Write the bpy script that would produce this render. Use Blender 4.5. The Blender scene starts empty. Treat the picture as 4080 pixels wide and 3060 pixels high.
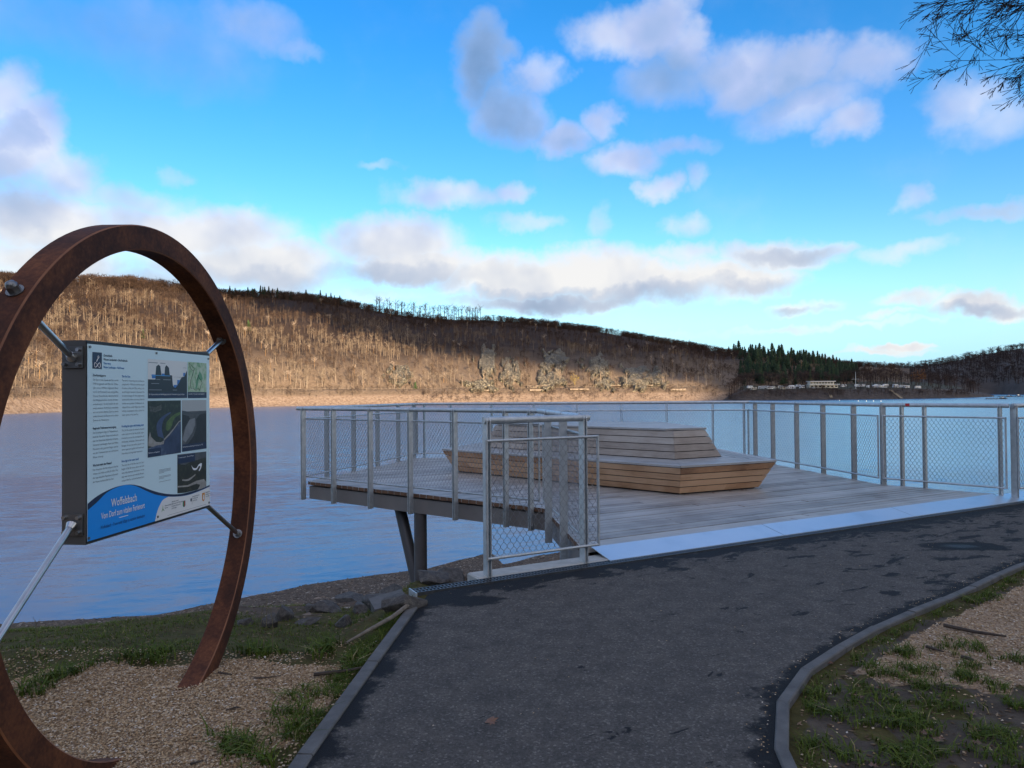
import bpy, bmesh, math, random
import numpy as np
from mathutils import Vector, Matrix

random.seed(7)
rng = np.random.default_rng(7)
scn = bpy.context.scene
COL = scn.collection

# ------------------------------------------------------------------ camera
F_PX, CX, CY = 2829.0, 2040.0, 1530.0          # survey of the photograph (4080 x 3060)
PITCH, ROLL = math.atan(39 / 2829.0), -math.atan(0.008)
fw = np.array([0, math.cos(PITCH), math.sin(PITCH)])
_u0 = np.cross([1, 0, 0], fw)
R_ = math.cos(ROLL) * np.array([1.0, 0, 0]) + math.sin(ROLL) * _u0
U_ = np.cross(R_, fw)
CAM = np.array([0, 0, 1.5])
cam_d = bpy.data.cameras.new("camera")
cam = bpy.data.objects.new("camera", cam_d)
COL.objects.link(cam)
M = Matrix((R_.tolist(), U_.tolist(), (-fw).tolist())).transposed().to_4x4()
M.translation = Vector(CAM)
cam.matrix_world = M
cam_d.sensor_width = 36.0
cam_d.lens = 36.0 * F_PX / 4080.0
cam_d.clip_start = 0.05
cam_d.clip_end = 20000
scn.camera = cam


def ray(x, y):
    return fw + (x - CX) / F_PX * R_ - (y - CY) / F_PX * U_


def G(x, y, z=0.0):                              # surveyed point on a level of height z
    d = ray(x, y)
    return CAM + d * ((z - CAM[2]) / d[2])


def D(x, y, Y):                                  # surveyed point at ground distance Y
    d = ray(x, y)
    return CAM + d * (Y / d[1])


# ------------------------------------------------------------------ sun + sky
SUN_EL, SUN_AZ = math.radians(12), math.radians(155)   # behind the camera, to the right
sun_dir = Vector((math.sin(SUN_AZ) * math.cos(SUN_EL), math.cos(SUN_AZ) * math.cos(SUN_EL), math.sin(SUN_EL)))
sd = bpy.data.lights.new("sun", 'SUN')
sd.energy = 5.0
sd.angle = math.radians(0.53)
sd.color = (1.0, 0.79, 0.56)
sun = bpy.data.objects.new("sun", sd)
sun.rotation_euler = sun_dir.to_track_quat('Z', 'Y').to_euler()
COL.objects.link(sun)

world = bpy.data.worlds.new("World")
scn.world = world
world.use_nodes = True
wn, wl = world.node_tree.nodes, world.node_tree.links
wn.clear()


def node(t, tree=None, **kw):
    n = (tree or world.node_tree).nodes.new(t)
    for k, v in kw.items():
        setattr(n, k, v)
    return n


def math_(op, a, b=None, c=None, clamp=False, tree=None):
    tree = tree or world.node_tree
    n = tree.nodes.new('ShaderNodeMath')
    n.operation = op
    n.use_clamp = clamp
    for i, v in enumerate((a, b, c)):
        if v is None:
            continue
        if isinstance(v, (int, float)):
            n.inputs[i].default_value = v
        else:
            tree.links.new(v, n.inputs[i])
    return n.outputs[0]


def vmath(op, a, b=None, c=None, tree=None):
    tree = tree or world.node_tree
    n = tree.nodes.new('ShaderNodeVectorMath')
    n.operation = op
    for i, v in enumerate((a, b, c)):
        if v is None:
            continue
        if isinstance(v, (tuple, list)):
            n.inputs[i].default_value = v
        else:
            tree.links.new(v, n.inputs[i])
    return n.outputs['Value'] if op in ('DOT_PRODUCT', 'LENGTH') else n.outputs[0]


def mix_(fac, a, b, tree=None, blend='MIX'):
    tree = tree or world.node_tree
    n = tree.nodes.new('ShaderNodeMix')
    n.data_type = 'RGBA'
    n.blend_type = blend
    n.clamp_factor = True
    for s, v in ((n.inputs[0], fac), (n.inputs[6], a), (n.inputs[7], b)):
        if isinstance(v, (int, float)):
            s.default_value = v
        elif isinstance(v, (tuple, list)):
            s.default_value = (*v, 1.0) if len(v) == 3 else v
        else:
            tree.links.new(v, s)
    return n.outputs[2]


def noise_(vec, scale, detail=4, rough=0.55, tree=None, dist=0.0, color=False, dims='3D'):
    tree = tree or world.node_tree
    n = tree.nodes.new('ShaderNodeTexNoise')
    n.noise_dimensions = dims
    n.inputs['Scale'].default_value = scale
    n.inputs['Detail'].default_value = detail
    n.inputs['Roughness'].default_value = rough
    n.inputs['Distortion'].default_value = dist
    tree.links.new(vec, n.inputs['Vector'])
    return n.outputs['Color' if color else 'Fac']


def ramp_(fac, stops, tree=None, interp='LINEAR'):
    tree = tree or world.node_tree
    n = tree.nodes.new('ShaderNodeValToRGB')
    n.color_ramp.interpolation = interp
    el = n.color_ramp.elements
    while len(el) < len(stops):
        el.new(0.5)
    for e, (p, c) in zip(el, stops):
        e.position = p
        e.color = (*c, 1) if isinstance(c, (tuple, list)) else (c, c, c, 1)
    tree.links.new(fac, n.inputs[0])
    return n.outputs[0]


def smooth_(fac, lo, hi, tree=None):
    tree = tree or world.node_tree
    n = tree.nodes.new('ShaderNodeMapRange')
    n.interpolation_type = 'SMOOTHSTEP'
    n.inputs[1].default_value = lo
    n.inputs[2].default_value = hi
    tree.links.new(fac, n.inputs[0])
    return n.outputs[0]


sky = node('ShaderNodeTexSky', sky_type='NISHITA', sun_disc=False)
sky.sun_elevation = SUN_EL
sky.sun_rotation = SUN_AZ
sky.altitude = 280
sky.air_density = 1.0
sky.dust_density = 0.7
sky.ozone_density = 2.0
geo = node('ShaderNodeTexCoord')
dirv = geo.outputs['Generated']
sep = node('ShaderNodeSeparateXYZ')
wl.new(dirv, sep.inputs[0])
az = math_('ARCTAN2', sep.outputs[0], sep.outputs[1])
el = math_('ARCSINE', sep.outputs[2])
comb = node('ShaderNodeCombineXYZ')
wl.new(az, comb.inputs[0])
wl.new(el, comb.inputs[1])
# domain warp makes the cumulus edges ragged
w1 = noise_(dirv, 7.0, 5, 0.6, color=True)
w2 = noise_(dirv, 26.0, 4, 0.6, color=True)
p1 = vmath('MULTIPLY_ADD', w1, (0.13, 0.085, 0), comb.outputs[0])
p2 = vmath('MULTIPLY_ADD', w2, (0.035, 0.025, 0), p1)
pos = vmath('ADD', p2, (-0.5 * 0.165, -0.5 * 0.11, 0))
CLOUDS = [  # cx, cy, rx, ry, amp   (survey in 2212 px, turned into compass direction and elevation)
    (250, 80, 430, 90, .42), (560, 70, 120, 50, .50), (640, 108, 70, 22, .50), (100, 60, 260, 60, .4),
    (20, 225, 80, 75, .85), (80, 300, 110, 75, .95), (20, 340, 130, 60, .9), (170, 385, 110, 50, .75),
    (60, 480, 300, 75, 1.0), (420, 500, 250, 62, 1.0), (300, 430, 160, 35, .6), (560, 570, 300, 60, 1.0),
    (830, 520, 180, 55, 1.0), (890, 570, 170, 45, 1.0), (100, 560, 260, 50, .9), (380, 370, 50, 18, .45),
    (960, 430, 140, 34, .75), (1080, 420, 50, 25, .7), (1130, 485, 80, 20, .5), (820, 370, 60, 12, .4),
    (1050, 140, 75, 85, .95), (1110, 235, 95, 72, .92), (1165, 155, 55, 45, .72), (1200, 300, 90, 42, .9),
    (1300, 265, 45, 40, .8), (1360, 350, 90, 42, .9), (1470, 320, 80, 22, .6), (1440, 408, 50, 28, .72),
    (1515, 385, 35, 30, .5), (1300, 70, 90, 50, .85), (1400, 62, 110, 60, 1.0), (1480, 110, 70, 60, .9),
    (1440, 170, 130, 60, .75), (1580, 165, 130, 70, .95), (1700, 150, 110, 52, .95), (1850, 150, 140, 52, .75),
    (1720, 230, 170, 60, .75), (1830, 275, 85, 45, .85), (2080, 225, 100, 50, .6), (2160, 265, 110, 45, .5),
    (1990, 430, 40, 24, .45), (2140, 462, 130, 18, .6), (1300, 500, 40, 40, .45), (1480, 495, 50, 25, .5),
    (1120, 600, 240, 58, 1.05), (1300, 600, 190, 56, 1.0), (1420, 615, 240, 52, 1.05), (1600, 605, 150, 42, 1.0),
    (1690, 550, 170, 36, .85), (1780, 540, 110, 22, .8), (1180, 650, 250, 26, .95), (1480, 560, 90, 28, .7),
    (1940, 550, 100, 24, .55), (1730, 668, 80, 16, .7), (1960, 655, 90, 18, .7), (2110, 665, 130, 24, .95),
    (1900, 688, 70, 10, .6), (2200, 675, 70, 22, .85), (1750, 712, 330, 9, .5), (1950, 757, 80, 9, 1.0),
    (1900, 768, 120, 9, .8), (250, 600, 400, 45, .75), (760, 630, 200, 25, .5)]
field = None
for cx, cy, rx, ry, amp in CLOUDS:
    d = ray(cx * 4080 / 2212, cy * 4080 / 2212)
    a0 = math.atan2(d[0], d[1])
    e0 = math.atan2(d[2], math.hypot(d[0], d[1]))
    ca = math.cos(a0) ** 2
    sx, sy = 1534 / (rx * 1.16 * ca), 1534 / (ry * 1.16)
    q = vmath('MULTIPLY_ADD', pos, (sx, sy, 0), (-a0 * sx, -e0 * sy, 0))
    f = math_('MULTIPLY_ADD', vmath('DOT_PRODUCT', q, q), -amp, amp)
    field = f if field is None else math_('MAXIMUM', field, f)
# same broken cumulus all round the rest of the sky
flat = vmath('MULTIPLY', dirv, (1.0, 1.0, 2.2))
gen = math_('MULTIPLY_ADD', noise_(flat, 3.2, 3, 0.5), 3.6, -1.25)
cosfront = math_('COSINE', az)
outside = math_('MAXIMUM', smooth_(math_('MULTIPLY', cosfront, -1.0), -0.78, -0.62), smooth_(el, 0.50, 0.62))
gen_m = math_('MULTIPLY_ADD', gen, outside, math_('MULTIPLY_ADD', outside, 1.0, -1.0))
field = math_('MAXIMUM', math_('MAXIMUM', field, gen_m), 0.0)
n1 = noise_(dirv, 9.0, 6, 0.56)
lowb0 = smooth_(el, 0.34, 0.16)
m1 = noise_(dirv, 5.0, 4, 0.55)
m2 = noise_(vmath('ADD', dirv, (0.035, -0.005, 0.045)), 5.0, 4, 0.55)
dark = None
for cx, cy, rx, ry, amp in ((1050, 150, 80, 90, .55), (1090, 240, 90, 60, .40), (1440, 180, 130, 60, .42), (1600, 215, 170, 40, .30), (1130, 655, 260, 30, .50), (1330, 648, 260, 28, .48),
                            (850, 600, 160, 34, .34), (560, 610, 260, 30, .28), (330, 600, 260, 40, .26), (50, 420, 140, 60, .30), (40, 310, 60, 30, .30), (250, 80, 450, 100, .45), (600, 95, 120, 40, .35), (1250, 320, 80, 20, .2),
                            (1760, 545, 130, 16, .3), (2110, 680, 140, 14, .35), (1620, 625, 130, 22, .35), (1720, 672, 70, 8, .3), (2140, 462, 120, 16, .3)):
    d = ray(cx * 4080 / 2212, cy * 4080 / 2212)
    a0, e0 = math.atan2(d[0], d[1]), math.atan2(d[2], math.hypot(d[0], d[1]))
    sx, sy = 1534 / (rx * 1.25 * math.cos(a0) ** 2), 1534 / (ry * 1.25)
    q = vmath('MULTIPLY_ADD', pos, (sx, sy, 0), (-a0 * sx, -e0 * sy, 0))
    f = math_('MULTIPLY_ADD', vmath('DOT_PRODUCT', q, q), -amp, amp)
    dark = math_('MAXIMUM', f, 0.0) if dark is None else math_('MAXIMUM', dark, f)
dens = math_('MULTIPLY_ADD', math_('SUBTRACT', n1, 0.5), 0.70, field)
alpha = math_('MULTIPLY', smooth_(dens, -0.02, 0.95), math_('MULTIPLY_ADD', lowb0, 0.08, 0.89))
light = math_('MULTIPLY_ADD', math_('SUBTRACT', m1, m2), 1.5, 0.84)
light = math_('MULTIPLY_ADD', math_('SUBTRACT', n1, 0.5), 0.25, light)
light = math_('SUBTRACT', light, dark)
light = math_('MULTIPLY_ADD', smooth_(dens, 0.45, 1.10), -0.14, light)
lowb = smooth_(el, 0.34, 0.16)
light = math_('MULTIPLY_ADD', lowb, 0.16, light)
cl_hi = ramp_(light, [(0.0, (.19, .31, .52)), (0.42, (.32, .45, .72)), (0.72, (.48, .56, .82)), (1.0, (.74, .78, .92))])
cl_lo = ramp_(light, [(0.0, (.25, .34, .48)), (0.40, (.41, .48, .62)), (0.72, (.60, .63, .71)), (1.0, (.86, .84, .82))])
cloudc = mix_(lowb, cl_hi, cl_lo)
hs = node('ShaderNodeHueSaturation')
hs.inputs['Saturation'].default_value = 1.43
hs.inputs['Hue'].default_value = 0.508
hs.inputs['Value'].default_value = 1.36
wl.new(sky.outputs[0], hs.inputs['Color'])
# clouds scatter forward: the nearer to the sun, the brighter and warmer they are
csun = vmath('DOT_PRODUCT', dirv, tuple(sun_dir))
fwd = math_('POWER', math_('MAXIMUM', math_('MULTIPLY_ADD', csun, 0.5, 0.5), 0.0), 3.0)
hzn = math_('MULTIPLY', smooth_(el, 0.20, 0.0), math_('MULTIPLY_ADD', fwd, -0.85, 0.85))
skyc = mix_(hzn, hs.outputs[0], (1.55, 3.5, 5.4))
# Background strength below is 0.1: the cloud colour is divided by it
fwn = node('ShaderNodeCombineColor')
for i_, k_ in enumerate((10.0, 7.3, 4.9)):
    wl.new(math_('MULTIPLY_ADD', fwd, k_, 4.9), fwn.inputs[i_])
cloudc = mix_(1.0, cloudc, fwn.outputs[0], blend='MULTIPLY')
final = mix_(alpha, skyc, cloudc)
bg = node('ShaderNodeBackground')
bg.inputs[1].default_value = 0.10
wl.new(final, bg.inputs[0])
wo = node('ShaderNodeOutputWorld')
wl.new(bg.outputs[0], wo.inputs[0])
world.cycles.sampling_method = 'MANUAL'
world.cycles.sample_map_resolution = 512

scn.view_settings.view_transform = 'Standard'
scn.view_settings.look = 'None'
scn.view_settings.exposure = 1.14
scn.view_settings.gamma = 1.0
scn.view_settings.use_curve_mapping = False
scn.render.engine = 'CYCLES'
scn.cycles.use_denoising = True
scn.cycles.max_bounces = 6
scn.cycles.transparent_max_bounces = 6

# ------------------------------------------------------------------ helpers
def tag(o, label=None, cat=None, group=None, kind=None):
    if label: o['label'] = label
    if cat: o['category'] = cat
    if group: o['group'] = group
    if kind: o['kind'] = kind
    return o


def thing(name, loc, label, cat, group=None, rotz=0.0):
    o = bpy.data.objects.new(name, None)
    o.empty_display_size = 0.1
    o.location = loc
    o.rotation_euler = (0, 0, rotz)
    COL.objects.link(o)
    return tag(o, label, cat, group)


def link(name, me, parent=None, mat=None, local=False):
    o = bpy.data.objects.new(name, me)
    COL.objects.link(o)
    if mat is not None and len(me.materials) == 0:
        me.materials.append(mat)
    if parent is not None:
        o.parent = parent
        if not local and parent.parent is None and parent.type == 'EMPTY':
            o.location = -Vector(parent.location)        # part meshes are written in world coordinates
    return o


class MB:
    def __init__(s):
        s.v, s.f = [], []

    def add(s, vs, fs):
        b = len(s.v)
        s.v += [tuple(map(float, p)) for p in vs]
        s.f += [tuple(b + i for i in f) for f in fs]
        return s

    def prism(s, bot, top):
        n = len(bot)
        fs = [tuple(range(n - 1, -1, -1)), tuple(range(n, 2 * n))]
        fs += [(i, (i + 1) % n, n + (i + 1) % n, n + i) for i in range(n)]
        return s.add(list(bot) + list(top), fs)

    def box(s, c, size, ax=(1, 0, 0), ay=None, az=(0, 0, 1)):
        c, ax, az = np.array(c, float), np.array(ax, float), np.array(az, float)
        ax /= np.linalg.norm(ax)
        ay = np.cross(az, ax) if ay is None else np.array(ay, float)
        h = np.array(size, float) / 2
        q = [c + sx * h[0] * ax + sy * h[1] * ay - h[2] * az for sx, sy in ((-1, -1), (1, -1), (1, 1), (-1, 1))]
        t = [p + 2 * h[2] * az for p in q]
        return s.prism(q, t)

    def tube(s, pts, r, n=8, caps=True):
        pts = [np.array(p, float) for p in pts]
        rs = r if isinstance(r, (list, tuple)) else [r] * len(pts)
        vs, fs = [], []
        prev = None
        for i, p in enumerate(pts):
            t = pts[min(i + 1, len(pts) - 1)] - pts[max(i - 1, 0)]
            t = t / (np.linalg.norm(t) + 1e-12)
            a = np.cross(t, [0, 0, 1]) if prev is None else prev - t * np.dot(prev, t)
            if np.linalg.norm(a) < 1e-4:
                a = np.cross(t, [1, 0, 0])
            a /= np.linalg.norm(a)
            prev = a
            b = np.cross(t, a)
            for k in range(n):
                w = 2 * math.pi * k / n
                vs.append(p + rs[i] * (math.cos(w) * a + math.sin(w) * b))
        for i in range(len(pts) - 1):
            for k in range(n):
                k2 = (k + 1) % n
                fs.append((i * n + k, i * n + k2, (i + 1) * n + k2, (i + 1) * n + k))
        if caps:
            fs.append(tuple(range(n - 1, -1, -1)))
            fs.append(tuple((len(pts) - 1) * n + k for k in range(n)))
        return s.add(vs, fs)

    def mesh(s, name, mat=None, smooth=False):
        me = bpy.data.meshes.new(name)
        me.from_pydata(s.v, [], s.f)
        if mat is not None:
            me.materials.append(mat)
        if smooth:
            me.shade_smooth()
        me.update()
        return me

    def build(s, name, mat, parent=None, smooth=False, local=False):
        me = s.mesh(name, mat, smooth)
        if smooth:
            me.set_sharp_from_angle(angle=math.radians(40))
        return link(name, me, parent, None, local)


def np_mesh(name, V, T, mat, attrs=None, smooth=False):
    """triangle mesh straight from numpy arrays"""
    me = bpy.data.meshes.new(name)
    V = np.ascontiguousarray(V, np.float32)
    T = np.ascontiguousarray(T, np.int32)
    k = T.shape[1]
    me.vertices.add(len(V))
    me.vertices.foreach_set('co', V.ravel())
    me.loops.add(T.size)
    me.loops.foreach_set('vertex_index', T.ravel())
    me.polygons.add(len(T))
    me.polygons.foreach_set('loop_start', np.arange(0, T.size, k, dtype=np.int32))
    for nme, arr in (attrs or {}).items():
        arr = np.asarray(arr, np.float32)
        if arr.ndim == 1:
            me.attributes.new(nme, 'FLOAT', 'POINT').data.foreach_set('value', arr)
        else:
            me.attributes.new(nme, 'FLOAT_COLOR', 'POINT').data.foreach_set('color', arr.ravel())
    me.materials.append(mat)
    me.update(calc_edges=True)
    me.polygons.foreach_set('use_smooth', np.full(len(T), smooth, bool))
    return me


def tris(me_or_mb):
    V = np.array(me_or_mb.v, float)
    T = []
    for f in me_or_mb.f:
        for i in range(1, len(f) - 1):
            T.append((f[0], f[i], f[i + 1]))
    return V, np.array(T)


def scatter(bases, pos, scale, rot, tint=None, pick=None, tilt=None):
    """bake copies of small meshes -> V, T, tint"""
    Vs, Ts, Cs = [], [], []
    off = 0
    pick = rng.integers(0, len(bases), len(pos)) if pick is None else pick
    tint = rng.random(len(pos)) if tint is None else tint
    scale = np.asarray(scale, float)
    if scale.ndim == 1:
        scale = np.stack([scale] * 3, 1)
    for b, base_ in enumerate(bases):
        V, T = base_[0], base_[1]
        m = pick == b
        if not m.any():
            continue
        n = m.sum()
        v = V[None] * scale[m][:, None, :]
        if tilt is not None:
            ct, st = np.cos(tilt[m])[:, None], np.sin(tilt[m])[:, None]
            y = v[..., 1] * ct - v[..., 2] * st
            z = v[..., 1] * st + v[..., 2] * ct
            v = np.stack([v[..., 0], y, z], -1)
        c, s = np.cos(rot[m])[:, None], np.sin(rot[m])[:, None]
        v = np.stack([v[..., 0] * c - v[..., 1] * s, v[..., 0] * s + v[..., 1] * c, v[..., 2]], -1)
        v = v + pos[m][:, None, :]
        Vs.append(v.reshape(-1, 3))
        Ts.append((T[None] + (np.arange(n) * len(V))[:, None, None]).reshape(-1, 3) + off)
        cc = np.repeat(tint[m], len(V))
        if len(base_) > 2:
            cc = np.clip(cc + np.tile(base_[2], n), 0, 1)
        Cs.append(cc)
        off += n * len(V)
    return np.concatenate(Vs), np.concatenate(Ts), np.concatenate(Cs)


def vnoise(x, y, seed=0):
    x, y = np.asarray(x, float), np.asarray(y, float)
    xi, yi = np.floor(x).astype(np.int64), np.floor(y).astype(np.int64)
    fx, fy = x - xi, y - yi
    fx, fy = fx * fx * (3 - 2 * fx), fy * fy * (3 - 2 * fy)

    def h(a, b):
        n = (a * 374761393 + b * 668265263 + seed * 1442695041) & 0xffffffff
        n = ((n ^ (n >> 13)) * 1274126177) & 0xffffffff
        return ((n ^ (n >> 16)) & 0xffff) / 65535.0
    return (h(xi, yi) * (1 - fx) + h(xi + 1, yi) * fx) * (1 - fy) + (h(xi, yi + 1) * (1 - fx) + h(xi + 1, yi + 1) * fx) * fy


def fbm(x, y, o=4, seed=0):
    s, a, t = 0, 0.5, 0
    for i in range(o):
        s = s + a * vnoise(x * 2 ** i + 17.3 * i, y * 2 ** i - 9.1 * i, seed + i)
        t += a
        a *= 0.5
    return s / t - 0.5


# ------------------------------------------------------------------ materials
def material(name):
    m = bpy.data.materials.new(name)
    m.use_nodes = True
    t = m.node_tree
    b = t.nodes['Principled BSDF']
    return m, t, b


def bump_(t, b, h, strength=0.3, dist=0.01):
    n = t.nodes.new('ShaderNodeBump')
    n.inputs['Strength'].default_value = strength
    n.inputs['Distance'].default_value = dist
    t.links.new(h, n.inputs['Height'])
    t.links.new(n.outputs[0], b.inputs['Normal'])


def objco(t, scale=(1, 1, 1), rotz=0.0):
    c = t.nodes.new('ShaderNodeTexCoord')
    m = t.nodes.new('ShaderNodeMapping')
    m.inputs['Scale'].default_value = scale
    r = t.nodes.new('ShaderNodeMapping')
    r.inputs['Rotation'].default_value = (0, 0, rotz)
    t.links.new(c.outputs['Object'], r.inputs[0])
    t.links.new(r.outputs[0], m.inputs[0])
    return m.outputs[0]


def simple(name, c1, c2=None, rough=0.6, metal=0.0, scale=8.0, bump=0.0, bscale=60.0, spec=0.5, detail=5, bdist=0.01):
    m, t, b = material(name)
    v = objco(t)
    c2 = c2 or c1
    n = noise_(v, scale, detail, 0.6, tree=t)
    t.links.new(ramp_(n, [(0.3, c1), (0.7, c2)], tree=t), b.inputs['Base Color'])
    b.inputs['Roughness'].default_value = rough
    b.inputs['Metallic'].default_value = metal
    b.inputs['Specular IOR Level'].default_value = spec
    if bump:
        bump_(t, b, noise_(v, bscale, 4, 0.6, tree=t), bump, bdist)
    return m


def tinted(name, stops, rough=0.8, spec=0.2, sss=None, extra=None):
    """colour picked per copy by the 'tint' attribute"""
    m, t, b = material(name)
    a = t.nodes.new('ShaderNodeAttribute')
    a.attribute_name = 'tint'
    c = ramp_(a.outputs['Fac'], stops, tree=t)
    t.links.new(c, b.inputs['Base Color'])
    b.inputs['Roughness'].default_value = rough
    b.inputs['Specular IOR Level'].default_value = spec
    return m


def wood(name, stops, rotz, stretch=(1.2, 26, 26), rough=0.62, rnd=0.55, spec=0.4):
    m, t, b = material(name)
    v = objco(t, stretch, rotz)
    oi = t.nodes.new('ShaderNodeObjectInfo')
    sh = t.nodes.new('ShaderNodeVectorMath')
    sh.operation = 'MULTIPLY_ADD'
    sh.inputs[1].default_value = (37, 53, 11)
    t.links.new(oi.outputs['Random'], sh.inputs[0])
    t.links.new(v, sh.inputs[2])
    g = noise_(sh.outputs[0], 1.6, 6, 0.65, tree=t, dist=0.6)
    blot = noise_(objco(t), 1.7, 4, 0.6, tree=t)
    k = math_('MULTIPLY_ADD', oi.outputs['Random'], rnd, math_('MULTIPLY', g, 1.0 - rnd * 0.6, tree=t), tree=t)
    k = math_('MULTIPLY_ADD', math_('SUBTRACT', blot, 0.5, tree=t), 1.0, k, tree=t)
    t.links.new(ramp_(k, stops, tree=t), b.inputs['Base Color'])
    b.inputs['Roughness'].default_value = rough
    b.inputs['Specular IOR Level'].default_value = spec
    bump_(t, b, g, 0.35, 0.004)
    return m


MAT = {}
AGROT = -math.atan2(3.18, 5.90)
MAT['deck'] = wood('weathered_deck_wood', [(0.1, (.15, .132, .112)), (0.5, (.31, .288, .26)), (0.9, (.44, .418, .385))], AGROT, rough=0.5, rnd=0.4)
MAT['plank_end'] = simple('sawn_end_wood', (.10, .05, .028), (.20, .105, .055), 0.8, scale=9)
MAT['bench_red'] = wood('larch_cladding', [(0.2, (.24, .125, .07)), (0.5, (.54, .30, .16)), (0.85, (.74, .47, .28))], math.radians(43), (2.0, 2.0, 30), rnd=0.6)
MAT['bench_grey'] = wood('silvered_cladding', [(0.1, (.18, .14, .105)), (0.5, (.30, .25, .20)), (0.9, (.42, .37, .31))], math.radians(43), (2.0, 2.0, 30), rnd=0.35)
MAT['bench_top'] = wood('silvered_seat_wood', [(0.1, (.22, .20, .18)), (0.5, (.34, .325, .30)), (0.9, (.45, .435, .41))], AGROT, rough=0.5, rnd=0.3)
MAT['zinc'] = simple('galvanised_steel', (.42, .45, .455), (.60, .63, .63), 0.48, 0.6, 14, 0.08, 40)
MAT['wire'] = simple('steel_rope', (.26, .27, .28), (.36, .37, .38), 0.4, 0.8, 20)
MAT['fascia'] = simple('grey_brown_paint', (.17, .15, .135), (.215, .19, .17), 0.5, 0.0, 3, 0.03)
MAT['column'] = simple('dark_grey_paint', (.075, .070, .068), (.10, .094, .09), 0.45, 0.0, 3)
MAT['dark'] = simple('dark_void', (.012, .012, .013), None, 0.8)
MAT['concrete'] = simple('pale_concrete', (.36, .35, .31), (.50, .48, .43), 0.85, 0, 10, 0.25, 120)
MAT['kerb'] = simple('grey_kerb_concrete', (.075, .071, .066), (.135, .127, .117), 0.85, 0, 9, 0.3, 160)
MAT['grate'] = simple('drain_grate_steel', (.07, .075, .08), (.12, .125, .13), 0.45, 0.6, 20)
MAT['stainless'] = simple('stainless_rod', (.42, .43, .44), (.52, .53, .53), 0.28, 1.0, 20)
MAT['box'] = simple('anthracite_box', (.095, .09, .082), (.115, .108, .10), 0.5, 0.1, 4, 0.04, 200)
MAT['bracket'] = simple('bracket_steel', (.16, .16, .155), (.24, .24, .235), 0.38, 0.9, 12)
MAT['rail_edge'] = simple('black_edge', (.012, .012, .014), None, 0.5)

# tread plate: raised teardrops
m, t, b = material('tread_plate')
v = objco(t, (1, 1, 1), AGROT)
w = t.nodes.new('ShaderNodeTexVoronoi'); w.inputs['Scale'].default_value = 34
t.links.new(v, w.inputs['Vector'])
nn = noise_(v, 2.2, 5, 0.6, tree=t)
t.links.new(ramp_(nn, [(0.25, (.62, .65, .68)), (0.45, (.72, .75, .78)), (0.75, (.77, .80, .83))], tree=t), b.inputs['Base Color'])
t.links.new(ramp_(nn, [(0.35, .36), (0.7, .42)], tree=t), b.inputs['Roughness'])
b.inputs['Metallic'].default_value = 0.9
bump_(t, b, smooth_(w.outputs['Distance'], 0.28, 0.12, tree=t), 0.7, 0.004)
MAT['plate'] = m

# weathering steel
m, t, b = material('weathering_steel')
v = objco(t)
n1 = noise_(v, 3.0, 7, 0.65, tree=t)
n2 = noise_(v, 55.0, 5, 0.7, tree=t)
k = math_('MULTIPLY_ADD', math_('SUBTRACT', n2, 0.5, tree=t), 0.5, n1, tree=t)
t.links.new(ramp_(k, [(0.25, (.020, .010, .007)), (0.46, (.068, .024, .012)), (0.60, (.125, .043, .018)), (0.8, (.24, .088, .033))], tree=t), b.inputs['Base Color'])
b.inputs['Roughness'].default_value = 0.75
b.inputs['Specular IOR Level'].default_value = 0.2
bump_(t, b, n2, 0.25, 0.003)
MAT['corten'] = m

# ------------------------------------------------------------------ plan of the place
ZD = 0.07                     # deck level above the path
ZW = -5.5                     # lake level
pA, pB, pC, pD, pE, pF, pG = [np.array(p) for p in ((.62, 6.50), (.325, 8.85), (-3.50, 11.77), (-2.20, 16.21), (5.05, 15.12), (5.69, 10.93), (6.77, 9.68))]
AG = np.array([5.90, 3.18]); AG /= np.linalg.norm(AG)
AGN = np.array([-AG[1], AG[0]])

YWx = np.array([-40, -8, -3, -1.5, -.72, -.4945, -.297, -.12, .048, .25, .5, .8, 1.5, 4, 40.])     # bearing X/Y seen from the path
YWy = np.array([5, 6, 9.5, 15, 22.0, 23.1, 26.2, 28.8, 34.1, 39, 40, 34, 25, 15, 12.])
PRv = np.array([-9, 0, .1, .14, .19, .27, .36, .45, .6, .8, 1.0, 1.3, 2.5, 9])
PRz = np.array([0, 0, -.38, -.62, -1.0, -1.6, -2.2, -2.75, -3.65, -4.65, -5.5, -6.8, -11, -14.])


def crest(X):
    left = 4.15 + 0.12 * np.sin(X * 1.7)
    right = 5.42 + (X + .7) * .539 + .42
    k = np.clip((X + 1.25) / .5, 0, 1)
    return left * (1 - k) + right * k


def ground_z(X, Y):
    yc = crest(X)
    yw = np.interp(X / np.maximum(Y, .5), YWx, YWy) + .8 * fbm(X * .35, Y * .05, 3, 3)
    v = (Y - yc) / np.maximum(yw - yc, 4)
    z = np.interp(v, PRv, PRz)
    under = np.clip((X + 1.0) / .6, 0, 1) * np.clip((Y - yc + .35) / .15, 0, 1) * .45    # drop behind the abutment
    rough = np.clip(v * 6, 0, 1)
    z = z - under + rough * (0.15 * fbm(X * .8, Y * .8, 4, 11) * np.clip(1.3 - v, .2, 1)) + 0.035 * fbm(X * 2.2, Y * 2.2, 3, 5)
    return z - 0.02


def path_left(n):
    P = np.array([(-1.20, -8.0), (-.833, 3.03), (-.645, 5.33), (-.56, 5.43), (7.0, 5.43 + 7.56 * .539), (16, 5.43 + 16.56 * .539)])
    return resample(P, n)


def resample(P, n):
    s = np.r_[0, np.cumsum(np.linalg.norm(np.diff(P, axis=0), axis=1))]
    q = np.linspace(0, s[-1], n)
    return np.stack([np.interp(q, s, P[:, i]) for i in range(2)], 1)


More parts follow.
